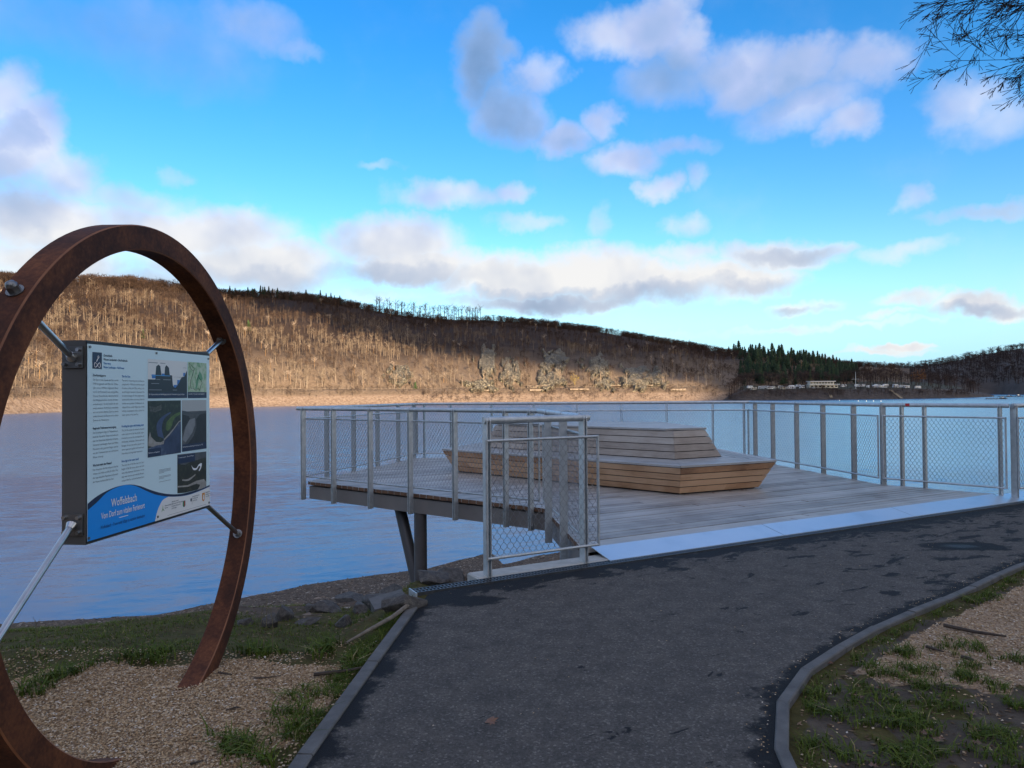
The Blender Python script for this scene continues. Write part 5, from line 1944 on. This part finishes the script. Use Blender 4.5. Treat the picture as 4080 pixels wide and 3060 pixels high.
decal([(.669, .300), (.669, .282), (.70, .286), (.74, .292), (.77, .300), (.79, .296), (.84, .292), (.87, .296), (.895, .290), (.895, .305)], flat('print_dim', (.06, .065, .075)), 'photo_hills', .0007)
decal([(.669, .395), (.669, .300), (.73, .312), (.74, .325), (.70, .36)], DUSK, 'photo_slope', .0007)
decal([(.69, .47), (.895, .47), (.895, .300), (.83, .306), (.795, .330), (.80, .37), (.775, .41)], DUSK, 'photo_slope', .0007)
decal([(.672, .425), (.70, .365), (.735, .33), (.785, .322), (.785, .36), (.76, .395), (.70, .44)], photo('photo_dam_face', [(.3, (.16, .17, .18)), (.7, (.27, .28, .29))], 10), 'photo_dam', .0010)
decal(rect(.669, .449, .895, .484), NAVY, 'caption_field', .0012)
text('Die Staumauer der Errichtung der Staumauer um 1930', .673, .464, .009, LIGHT, 'caption_text', .185, 0, .0022)
decal([(.629, .6805), (.70, .6865), (.80, .687), (.894, .681), (.894, .500), (.629, .494)], photo('photo_wooded_bend', [(0.3, (.006, .008, .005)), (0.52, (.022, .024, .013)), (0.72, (.065, .060, .028))], 40), 'photo_field')
decal([(.629, .53), (.66, .545), (.70, .55), (.74, .54), (.894, .53), (.894, .500), (.629, .494)], GREYP, 'photo_haze', .0004)
decal(dense([(.75, .555), (.77, .572), (.80, .575), (.82, .560), (.85, .557), (.842, .580), (.825, .595)], 30) + dense([(.820, .590), (.835, .573), (.822, .568), (.80, .584), (.77, .582), (.75, .555)], 30), LIGHT, 'photo_river', .0007)
decal(dense([(.67, .618), (.72, .622), (.79, .605)], 20) + dense([(.785, .613), (.73, .631), (.67, .625)], 20), PALEP, 'photo_river', .0007)
decal([(.63, .645), (.72, .652), (.80, .640), (.87, .640), (.894, .66), (.894, .68), (.845, .6868), (.81, .6868), (.835, .665), (.80, .655), (.72, .66), (.63, .652)], PALEP, 'photo_river', .0007)
decal([(.633, .540), (.785, .5395), (.785, .500), (.633, .499)], NAVY, 'caption_field', .0009)
text('Trinkwassersperre – Ufer und Wasser', .637, .513, .009, LIGHT, 'caption_text', .135, 0, .0020)
# logo strip
for s, y, rows in ((.522, .726, ('Wasserstraßen', 'Rursee')), (.578, .716, ('Gefördert durch', 'Ministerium für Wirtschaft,', 'Industrie, Klimaschutz', 'und Energie')), (.760, .717, ('Bundesministerium', 'für Wirtschaft', 'und Energie')), (.885, .714, ('Gemeinde', 'Simmerath', 'in der Eifel'))):
    for i, r_ in enumerate(rows):
        text(r_, s, y + i * .0105, .0085, INK, 'logo_text', (.040 if s > .88 else None) if i < 2 else None, .0001, .0024)
mb = MB()
for a in (90, 215, 330):
    mb.add([S(.508, .737, .0016), S(.508 + .003 * math.cos(math.radians(a + 90)), .737 - .003 * math.sin(math.radians(a + 90)), .0016), S(.508 + .016 * math.cos(math.radians(a)), .737 - .020 * math.sin(math.radians(a)), .0016), S(.508 + .003 * math.cos(math.radians(a - 90)), .737 - .003 * math.sin(math.radians(a - 90)), .0016)], [(0, 1, 2), (0, 2, 3)])
mb.build('logo_emblem', flat('logo_green', (.10, .28, .06)), panel)
shield = lambda s, y, w, h: [(s, y), (s, y - h * .65), (s, y - h), (s + w, y - h), (s + w, y - h * .65), (s + w, y), (s + w * .8, y + h * .18), (s + w * .5, y + h * .28), (s + w * .2, y + h * .18)]
decal(shield(.674, .748, .022, .024), INK, 'logo_emblem', .0012)
decal(shield(.676, .746, .009, .020), flat('logo_green2', (.05, .25, .08)), 'logo_emblem', .0015)
decal(shield(.685, .746, .009, .020), flat('logo_red', (.40, .03, .03)), 'logo_emblem', .0015)
decal(shield(.742, .734, .012, .012), INK, 'logo_emblem', .0012)
decal(rect(.7565, .715, .7577, .754), INK, 'logo_rule', .0012)
decal(shield(.851, .744, .026, .034), flat('logo_orange', (.62, .26, .03)), 'logo_emblem', .0012)
decal([(.859, .742), (.862, .718), (.869, .722), (.872, .740), (.866, .746)], LIGHT, 'logo_emblem', .0016)
decal(rect(.545, .7715, .89, .7727), GREY_T, 'fine_print', .0012)
# screws
for s, t_ in ((.016, .014), (.46, .014), (.915, .018), (.010, .770), (.468, .765), (.918, .768)):
    MB().tube([S(s, t_, 0), S(s, t_, .004)], .0055, 10).build('screw', MAT['bracket'], panel, True)


# brackets and rods
def ring_pt(deg, r):
    a = math.radians(deg)
    return RC + np.array([0, r * math.cos(a), r * math.sin(a)])


side_n = -ux
for (t_, near, deg, lab) in ((.055, True, 138.5, 'up'), (.715, True, 200, 'dn'), (.02, False, 44, 'up'), (.76, False, -21, 'dn')):
    base = S(0 if near else W_ + .002, t_, -.055)
    nn = -ux if near else ux
    # bracket plate
    pl = MB().box(base + nn * .005, (.085, .085, .008), un, None, nn).build('bracket_plate', MAT['bracket'], sg)
    for du in (-.029, .029):
        for dz in (-.029, .029):
            q = base + un * du + uz * dz
            MB().tube([q + nn * .009, q + nn * .022], .0075, 8).build('bolt', MAT['stainless'], pl, True)
    end = ring_pt(deg, RI - .002)
    st = base + nn * .010
    dirr = (end - st) / np.linalg.norm(end - st)
    rod = MB().tube([st, end], .0125, 14).build('rod', MAT['stainless'], sg, True)
    MB().tube([st, st + dirr * .022], [.022, .014], 12).build('weld_collar', MAT['stainless'], rod, True)
    MB().tube([end - dirr * .030, end - dirr * .004], .019, 6).build('nut', MAT['bracket'], rod, False)
    MB().tube([end - dirr * .004, end + dirr * .003], .027, 14).build('washer', MAT['bracket'], rod, True)
    eo = ring_pt(deg, RO + .001)
    dr_ = (eo - RC) / np.linalg.norm(eo - RC)
    MB().tube([eo, eo + dr_ * .004], .030, 14).build('washer', MAT['bracket'], rod, True)
    MB().tube([eo + dr_ * .004, eo + dr_ * .026], .021, 6).build('nut', MAT['bracket'], rod, False)
    MB().tube([eo + dr_ * .026, eo + dr_ * .036, eo + dr_ * .042], [.020, .016, .006], 10).build('cap', MAT['bracket'], rod, True)

# ------------------------------------------------------------------ boulders and debris by the path end
m, t, b = material('bank_boulder')
v = objco(t)
n1 = noise_(v, 3.5, 7, .68, tree=t)
n2 = noise_(v, 26, 5, .7, tree=t)
k = math_('MULTIPLY_ADD', math_('SUBTRACT', n2, .5, tree=t), .5, n1, tree=t)
t.links.new(ramp_(k, [(0.3, (.030, .026, .023)), (0.5, (.070, .062, .054)), (0.66, (.12, .106, .088)), (0.8, (.18, .16, .13))], tree=t), b.inputs['Base Color'])
b.inputs['Roughness'].default_value = .85
bump_(t, b, n1, .6, .03)
MAT['boulder'] = m
BO = [  # px, py(base), depth Y, size, label
    (1600, 2440, 5.55, (.30, .20, .20), 'grey boulder leaning against the end of the kerb'), (1520, 2420, 6.0, (.30, .22, .14), 'dark flat boulder left of the leaning one'),
    (1440, 2440, 6.0, (.34, .22, .12), 'broad dark rock in the middle of the bank'), (1370, 2500, 5.2, (.16, .12, .12), 'pointed grey rock at the edge of the grass'),
    (1300, 2440, 5.7, (.26, .18, .12), 'low brown rock behind the pointed one'), (1220, 2490, 5.2, (.20, .12, .06), 'flat pale slab lying in the grass of the bank'),
    (1130, 2470, 5.6, (.17, .14, .17), 'upright split rock among the weeds'), (1080, 2500, 5.3, (.14, .12, .12), 'small dark rock left of the split rock'),
    (1390, 2395, 6.8, (.40, .26, .12), 'long weathered rock at the top of the beach'), (980, 2490, 5.5, (.13, .10, .07), 'little stone close to the rusty ring foot'),
    (1740, 2330, 7.4, (.36, .26, .20), 'black rock right of the steel column'), (1810, 2318, 7.2, (.30, .22, .18), 'black rock under the end of the concrete beam'),
    (1560, 2390, 6.9, (.34, .22, .16), 'dark lumpy rock left of the steel column'), (1240, 2440, 6.1, (.15, .12, .09), 'rounded brown stone among the bank rocks')]
def gnd(x, y):
    for Y in np.arange(2.2, 34, .04):
        p = D(x, y, Y)
        if ground_z(np.array(p[0]), np.array(p[1])) >= p[2]:
            break
    return p


for i, (x, y, Y, sc, lab) in enumerate(BO):
    p = gnd(x, y)
    z = float(ground_z(np.array(p[0]), np.array(p[1])))
    o = rock_mb(i + 30, 4, .16).build('boulder', MAT['boulder'], None, True)
    o.location = (p[0], p[1], z + sc[2] * .22)
    o.scale = tuple(q_ * .62 * min(1.3, max(1, p[1] / 6.5)) for q_ in sc)
    o.rotation_euler = (random.uniform(-.25, .25), random.uniform(-.25, .25), random.uniform(0, 3.1))
    tag(o, lab, 'rock', 'boulders on the bank')
# half-buried concrete foundation with a rust stain
p = gnd(1555, 2425)
fb = MB().box((p[0], p[1], p[2] - .02), (.26, .22, .20), (.92, .38, .16), None, (-.10, -.18, .98)).build('concrete_block', MAT['kerb'])
tag(fb, 'half buried pale concrete block with a rust stain beside the boulders', 'concrete block')
# old root running beside the kerb
rt = [G(1380, 2560, .01), G(1470, 2510, .02), G(1560, 2460, .03), G(1620, 2415, .035), G(1655, 2385, .02)]
rt = [np.array(q) for q in rt]
tag(MB().tube(rt, [.006, .012, .014, .016, .012], 7).build('root', simple('dry_root', (.12, .095, .07), (.22, .18, .135), .9, 0, 30, .4, 60), None, True), 'pale dry root lying along the left kerb', 'root')
# twigs on the gravel
TW = [((1250, 2690), (1480, 2655), .010, 'long straight stick lying across to the left kerb'), ((870, 2678), (925, 2685), .005, 'short dark twig behind the right foot of the ring'),
      ((1010, 2700), (1120, 2690), .004, 'thin twig on the gravel between ring and kerb'), ((3760, 2495), (4010, 2540), .012, 'dark branch lying on the wood chips at the right'),
      ((3690, 2580), (3760, 2600), .009, 'short brown stick beside the grass at the right'), ((3830, 2620), (3880, 2635), .010, 'stubby brown stick on the right wood chips'),
      ((900, 2820), (960, 2815), .004, 'thin twig in the middle of the left gravel'), ((760, 3040), (810, 3025), .006, 'pale stick at the bottom of the gravel')]
MAT['twig'] = simple('dark_twig', (.035, .025, .018), (.075, .052, .036), .9, 0, 30)
for (a, c_, r_, lab) in TW:
    q0, q1 = G(*a, .0), G(*c_, .0)
    mid = (q0 + q1) / 2 + np.array([random.uniform(-.02, .02), random.uniform(-.02, .02), 0])
    for q in (q0, mid, q1):
        q[2] = float(ground_z(np.array(q[0]), np.array(q[1]))) + r_ + .012
    tag(MB().tube([q0, mid, q1], [r_, r_ * .9, r_ * .5], 6).build('twig', MAT['twig'], None, True), lab, 'twig', 'twigs on the ground')


# fallen leaves
def leaf_mesh(seed, lobes=5):
    r = random.Random(seed)
    mb_ = MB()
    pts = []
    for k in range(lobes * 2 + 1):
        a = math.pi * (-.1 + 1.2 * k / (lobes * 2))
        rad = (1.0 if k % 2 == 0 else .45) * r.uniform(.8, 1.1)
        pts.append((rad * math.cos(a), rad * math.sin(a), r.uniform(-.02, .35)))
    pts.append((-.03, -.7, .05)); pts.append((.03, -.7, .05))
    vs = [(0, 0, .05)] + pts
    n_ = len(pts)
    return mb_.add(vs, [(0, 1 + k, 1 + (k + 1) % n_) for k in range(n_)])


MAT['leaf'] = simple('brown_leaf', (.13, .062, .036), (.22, .12, .075), .7, 0, 40)
LV = [(1958, 2880, .035, 'curled brown maple leaf lying alone on the asphalt')]
for i, (x, y) in enumerate(((3640, 2715), (3485, 2735), (3520, 2742), (3395, 2760), (3650, 2835), (3680, 2920), (3700, 2905), (3870, 2840), (3880, 2905), (3300, 2632), (3790, 2790), (3890, 2960), (3745, 2945), (3480, 3040), (3950, 2700), (3420, 2770))):
    LV.append((x, y, random.uniform(.022, .036), None))
for i, (x, y, r_, lab) in enumerate(LV):
    q = G(x, y, 0)
    zz = .005 if i == 0 else float(ground_z(np.array(q[0]), np.array(q[1]))) + .012
    o = leaf_mesh(i).build('fallen_leaf', MAT['leaf'])
    o.location = (q[0], q[1], zz)
    o.scale = (r_,) * 3
    o.rotation_euler = (random.uniform(-.2, .2), random.uniform(-.2, .2), random.uniform(0, 6))
    tag(o, lab or 'dead brown leaf lying in the muddy grass at the right', 'leaf', None if lab else 'dead leaves in the right grass')

# ------------------------------------------------------------------ gravel, pebbles, grass
def oct_mesh(seed):
    r = random.Random(seed)
    vs = [(1, 0, 0), (-1, 0, 0), (0, 1, 0), (0, -1, 0), (0, 0, 1), (0, 0, -1)]
    vs = [tuple(c_ * r.uniform(.7, 1.2) + r.uniform(-.15, .15) for c_ in v_) for v_ in vs]
    return np.array(vs), np.array([(0, 2, 4), (2, 1, 4), (1, 3, 4), (3, 0, 4)])


OCT = [oct_mesh(s) for s in range(7)]


def ground_pts(n, x0, x1, y0, y1, test):
    X, Y = rng.uniform(x0, x1, n), rng.uniform(y0, y1, n)
    ok = ~in_poly(X, Y, PATH_POLY) & (dist_poly(X, Y, PL[::8]) > .095) & (dist_poly(X, Y, KRc) > .095)
    X, Y = X[ok], Y[ok]
    ok = test(X, Y)
    X, Y = X[ok], Y[ok]
    return np.stack([X, Y, ground_z(X, Y)], 1)


MAT['gravel'] = tinted('tan_gravel', [(0.0, (.14, .086, .046)), (0.4, (.36, .235, .128)), (0.8, (.50, .36, .215)), (0.97, (.56, .46, .35)), (1.0, (.62, .57, .50))], .9, .08)


def gravel(P, name, label, s0=.0038, s1=.0072):
    n = len(P)
    s = rng.uniform(s0, s1, n)
    sc = np.stack([s * rng.uniform(.8, 1.7, n), s * rng.uniform(.7, 1.1, n), s * rng.uniform(.5, .9, n)], 1)
    P = P + np.stack([0 * s, 0 * s, rng.uniform(0, .008, n)], 1)
    V, T, C = scatter(OCT, P, sc, rng.uniform(0, 6.28, n))
    tag(link(name, np_mesh(name, V, T, MAT['gravel'], {'tint': C})), label, 'gravel', None, 'stuff')


gl = ground_pts(85000, -3.0, -.75, 2.0, 4.4, lambda X, Y: (zones(X, Y)[0] > .5) | (rng.random(len(X)) < .10))
gravel(gl, 'gravel', 'tan pea gravel spread around the foot of the rusty ring')

grr = ground_pts(62000, 1.15, 5.0, 2.6, 7.0, lambda X, Y: (zones(X, Y)[0] > .5) | (rng.random(len(X)) < .05))
gravel(grr, 'wood_chips', 'tan wood chips covering the ground beyond the right kerb', .0045, .008)
# loose grains along the kerb and on the asphalt
q = resample(KR[(KR[:, 1] > 2.6) & (KR[:, 0] < 6)], 500)
n = 280
idx = rng.integers(0, 500, n)
P = np.concatenate([q[idx] + np.stack([-np.abs(rng.normal(0, .05, n)), np.abs(rng.normal(0, .05, n)) * .7], 1), np.full((n, 1), .004)], 1)
P = P[np.r_[True, np.ones(n - 1, bool)]]
Xr, Yr = rng.uniform(-.7, 5, 260), rng.uniform(2.6, 8, 260)
okr = in_poly(Xr, Yr, PATH_POLY)
P = np.concatenate([P, np.stack([Xr[okr], Yr[okr], np.full(okr.sum(), .006)], 1)])
gravel(P, 'loose_grains', 'pale grains strewn on the asphalt along the kerbs', .002, .005)

# beach pebbles
MAT['pebble'] = tinted('beach_pebbles', [(0.0, (.045, .033, .025)), (0.5, (.12, .088, .064)), (0.85, (.21, .16, .12)), (1.0, (.36, .31, .25))], .85, .12)
ok_p = lambda X, Y: (zones(X, Y)[2] > .4) & (ground_z(X, Y) > ZW - .12)
pb = ground_pts(42000, -16, 4, 5.5, 36, ok_p)
n = len(pb)
s = np.clip(rng.lognormal(-3.55, .42, n), .012, .085)
sc = np.stack([s * rng.uniform(.8, 1.5, n), s * rng.uniform(.7, 1.1, n), s * rng.uniform(.25, .55, n)], 1)
V, T, C = scatter(OCT, pb, sc, rng.uniform(0, 6.28, n))
tag(link('pebbles', np_mesh('pebbles', V, T, MAT['pebble'], {'tint': C})), 'brown pebbles covering the sloping beach', 'pebbles', None, 'stuff')

# grass
def blade(seed):
    r = random.Random(seed)
    b1, b2 = r.uniform(.25, .7), r.uniform(.8, 1.9)
    return np.array([(-.06, 0, 0), (.06, 0, 0), (-.045, b1 * .5, .55), (.045, b1 * .5, .55), (0, b2, .9)]), np.array([(0, 1, 3), (0, 3, 2), (2, 3, 4)])


BL = [blade(s) for s in range(8)]
MAT['grass'] = tinted('short_grass', [(0.0, (.036, .050, .008)), (0.45, (.074, .105, .015)), (0.85, (.125, .150, .026)), (0.95, (.18, .17, .055)), (1.0, (.27, .22, .10))], .75, .08)


def grass(P, name, label, h0, h1, w=1.0):
    n = len(P)
    h = rng.uniform(h0, h1, n)
    sc = np.stack([h * w * rng.uniform(.7, 1.2, n), h * rng.uniform(.5, 1.3, n), h], 1)
    V, T, C = scatter(BL, P, sc, rng.uniform(0, 6.28, n), tint=np.clip(rng.beta(2, 3, n) + (rng.random(n) < .05) * .5, 0, 1))
    tag(link(name, np_mesh(name, V, T, MAT['grass'], {'tint': C})), label, 'grass', None, 'stuff')


def tufts(P0, per, spread):
    k = rng.poisson(per, len(P0)) + 3
    R0 = np.repeat(P0, k, 0)
    off = rng.normal(0, spread, (len(R0), 2))
    X, Y = R0[:, 0] + off[:, 0], R0[:, 1] + off[:, 1]
    ok = ~in_poly(X, Y, PATH_POLY) & (dist_poly(X, Y, PL[::8]) > .09) & (dist_poly(X, Y, KRc) > .09)
    X, Y = X[ok], Y[ok]
    return np.stack([X, Y, ground_z(X, Y) - .004], 1)


lt = lambda X, Y: (zones(X, Y)[1] > .5) & (zones(X, Y)[2] < .6) & (fbm(X * 2.2, Y * 2.2, 3, 77) > -.02)
g1 = ground_pts(22000, -9, -.72, 2.2, 10, lt)
grass(tufts(g1, 4, .05), 'grass', 'short grass on the bank between the gravel and the lake', .010, .034, 1.5)
st_l = ground_pts(3800, -1.25, -.70, 2.3, 5.2, lambda X, Y: (dist_poly(X, Y, PL[::6]) < .17 + .3 * fbm(X * 3, Y * 3, 3, 7)) & (fbm(X * 4, Y * 4, 2, 9) > -.10))
grass(tufts(st_l, 4, .02), 'grass', 'strip of grass growing along the left kerb', .015, .045)
st_r = ground_pts(20000, 1.0, 5.5, 2.4, 7.5, lambda X, Y: (dist_poly(X, Y, KRc) < .16 + .16 * fbm(X * 3, Y * 3, 3, 7)) & (fbm(X * 4, Y * 4, 2, 19) > -.08))
grass(tufts(st_r, 4, .02), 'grass', 'strip of grass growing along the curved right kerb', .015, .045)
tc = [G(x, y)[:2] for x, y in ((3600, 2590), (3610, 2600), (3480, 2660), (3540, 2680), (3620, 2660), (3700, 2670), (3800, 2690), (3860, 2700), (3640, 2720), (3740, 2740), (3410, 2745), (3560, 2780), (3680, 2790), (3280, 2755), (3290, 2815), (3440, 2810), (3560, 2830), (3640, 2850), (3790, 2800), (3420, 2865),
     (3560, 2880), (3640, 2900), (3700, 2870), (3300, 2960), (3370, 2990), (3560, 2960), (3640, 2980), (3560, 3010), (3760, 2980), (3900, 2920), (3980, 2900), (4040, 2960), (3940, 3000), (3700, 3040), (4060, 3040), (3850, 2640), (3920, 2590), (3780, 2580), (4060, 2620), (4050, 2800), (3970, 2740), (3840, 2560), (3930, 2370), (3880, 2390), (3980, 2300))]
tc = np.array([(a, b_, 0) for a, b_ in tc])
big = np.concatenate([tc + np.concatenate([rng.normal(0, .045, (len(tc), 2)), np.zeros((len(tc), 1))], 1) for _ in range(9)])
grass(tufts(big, 10, .016), 'grass', 'ragged dark green tufts in the muddy ground at the right', .02, .058)
lc = np.array([(*G(x, y)[:2], 0) for x, y in ((990, 2560), (1080, 2570), (1060, 2545), (520, 2610), (630, 2590), (660, 2600), (300, 2670), (180, 2710), (200, 2690), (1270, 2590), (1310, 2560), (900, 2950), (1130, 2830), (1200, 2760), (1160, 2900), (980, 2960), (1010, 3010), (120, 2750), (1370, 2640))])
big = np.concatenate([lc + np.concatenate([rng.normal(0, .05, (len(lc), 2)), np.zeros((len(lc), 1))], 1) for _ in range(9)])
grass(tufts(big, 8, .02), 'grass', 'taller grass tufts at the rim of the left gravel', .03, .085)
# crumbs of dead leaf and bark caught in the turf
MAT['litter_bits'] = tinted('litter_crumbs', [(0.0, (.05, .030, .018)), (0.6, (.13, .080, .045)), (1.0, (.26, .19, .12))], .9, .08)
lb = np.concatenate([ground_pts(5200, -6, -.75, 2.2, 7, lambda X, Y: zones(X, Y)[0] < .5), ground_pts(6500, 1.0, 5.0, 2.5, 6.5, lambda X, Y: zones(X, Y)[0] < .5)])
n = len(lb)
sz_ = rng.uniform(.004, .013, n)
V, T, C = scatter(OCT, lb + np.array([0, 0, .004]), np.stack([sz_ * rng.uniform(.8, 2.2, n), sz_ * rng.uniform(.4, .9, n), sz_ * .25], 1), rng.uniform(0, 6.28, n))
tag(link('leaf_litter', np_mesh('leaf_litter', V, T, MAT['litter_bits'], {'tint': C})), 'crumbs of dead leaf and bark lying in the turf', 'litter', None, 'stuff')
# small leaves blown against the bench
for i in range(12):
    f_ = rng.uniform(.02, .98)
    q = (B0[0] + (B0[1] - B0[0]) * f_ if i < 8 else B0[0] + (B0[4] - B0[0]) * f_ * .3) + np.array([.03, -.06]) * rng.uniform(.5, 1.6)
    o = leaf_mesh(40 + i).build('fallen_leaf', MAT['leaf'])
    o.location = (q[0], q[1], ZD + .006)
    o.scale = (rng.uniform(.018, .032),) * 3
    o.rotation_euler = (0, 0, rng.uniform(0, 6))
    tag(o, 'small dead leaf blown against the foot of the bench', 'leaf', 'dead leaves at the bench foot')
# dry weed stalks by the ring foot
MAT['stalk'] = simple('dry_stalk', (.10, .085, .045), (.18, .15, .08), .9, 0, 30)
for i, (x, y, h) in enumerate(((1045, 2560, .35), (1020, 2550, .28), (1085, 2540, .30), (145, 2580, .16), (440, 2475, .12))):
    p = D(x, y, 4.3 if i < 3 else 4.6)
    z = float(ground_z(np.array(p[0]), np.array(p[1])))
    wd = thing('weed', (p[0], p[1], z), ['tall dry weed stalk beside the right foot of the ring', 'shorter dry weed leaning left of the tall stalk', 'dry weed stalk right of the tall one near the split rock', 'single dry stem in the left grass', 'tiny dry stem on the crest against the water'][i], 'weed')
    top = np.array([random.uniform(-.04, .04), 0, h])
    MB().tube([(0, 0, 0), top * .5 + (.01, 0, 0), top], [.003, .0022, .001], 4).build('stem', MAT['stalk'], wd, False, True)
    for k in range(5):
        q = top * (.4 + .12 * k)
        MB().tube([q, q + np.array([random.uniform(-.06, .06), random.uniform(-.05, .05), .05])], [.0015, .0006], 3).build('side_shoot', MAT['stalk'], wd, False, True)

# ------------------------------------------------------------------ the big tree reaching in at the right
MAT['bark'] = simple('dark_bark', (.020, .015, .012), (.045, .034, .027), .9, 0, 12, .4, 40)
tr = thing('overhanging_tree', (9.65, 7.2, -.05), 'leafless tree whose thin hanging twigs reach in at the upper right', 'tree')
rt_ = random.Random(23)
tk = MB().tube([(9.65, 7.2, -.3), (9.65, 7.2, 2.5), (9.5, 7.25, 5.5), (9.5, 7.2, 9), (9.5, 7.2, 12)], [.24, .20, .16, .10, .03], 12)
tk.build('trunk', MAT['bark'], tr, True)
limb_mb, twig_mb, tips = MB(), MB(), []


def grow(mb_, p, d, L, r, depth, droop):
    pts, rs = [np.array(p)], [r]
    d = np.array(d, float)
    n_ = max(3, int(L / .16))
    for k in range(n_):
        d = d + np.array([rt_.gauss(0, .09), rt_.gauss(0, .09), rt_.gauss(-droop, .07)])
        d /= np.linalg.norm(d)
        pts.append(pts[-1] + d * L / n_)
        rs.append(max(r * (1 - .75 * (k + 1) / n_), .0033))
    (mb_ if depth < 2 else twig_mb).tube(pts, rs, 5 if depth < 2 else 3, False)
    if depth < 4:
        nb = {0: 11, 1: 8, 2: 5, 3: 2}[depth]
        for k in range(nb):
            i_ = int(len(pts) * (.22 + .75 * k / nb))
            i_ = min(max(i_, 1), len(pts) - 2)
            dd_ = pts[i_ + 1] - pts[i_]
            dd_ = dd_ / np.linalg.norm(dd_)
            sd_ = np.cross(dd_, [rt_.gauss(0, 1), rt_.gauss(0, 1), rt_.gauss(0, 1)])
            sd_ /= np.linalg.norm(sd_)
            nd = dd_ * .82 + sd_ * .5
            grow(mb_, pts[i_], nd, L * rt_.uniform(.28, .48), rs[i_] * .55, depth + 1, droop * 1.1)
    if depth >= 2:
        tips.append(pts[-1])


for z0, az_, up, L in ((5.6, 178, -.10, 3.2), (5.9, 186, -.06, 3.6), (6.3, 173, -.10, 3.5), (6.7, 182, -.10, 4.0), (7.1, 177, -.10, 3.7), (5.4, 190, -.08, 2.9), (5.5, 168, -.10, 3.0), (6.5, 192, -.08, 3.4), (7.6, 180, -.05, 4.0), (8.2, 174, .0, 3.8), (6.0, 180, -.12, 3.0), (6.2, 184, -.14, 3.8), (6.9, 170, -.14, 3.6), (5.75, 175, -.12, 3.5), (7.3, 188, -.14, 3.9), (5.2, 181, -.06, 3.1), (5.5, 174, -.04, 3.3), (5.0, 187, -.06, 2.8), (5.9, 178, -.02, 3.4),
                        (5.8, 20, .2, 3), (6.6, 90, .2, 3), (7.2, 270, .2, 3), (8.2, 330, .3, 3)):
    a = math.radians(az_)
    grow(limb_mb, (9.12, 7.22, z0 + .42), (math.cos(a), math.sin(a), up), L, .034, 0, .010)
limb_mb.build('limb', MAT['bark'], tr, True)
tag(twig_mb.build('twig', MAT['bark'], tr), kind='stuff')
lm = MB().add([(0, 0, 0), (.012, .004, -.02), (.006, .010, -.045), (0, .002, -.07), (-.010, .006, -.03)], [(0, 1, 2), (0, 2, 3), (0, 3, 4)]).mesh('leaf', MAT['bark'])
cand = [q for q in tips if q[0] < 7.2]
for q in rt_.sample(cand, min(60, len(cand))):
    o = link('leaf', lm, tr, None, True)
    o.location = Vector(q) - Vector(tr.location)
    o.rotation_euler = (rt_.uniform(-.5, .5), rt_.uniform(-.5, .5), rt_.uniform(0, 6.2))
print('planks', nplank, 'leaf candidates', len(cand), 'tris', sum(len(m_.polygons) for m_ in bpy.data.meshes))
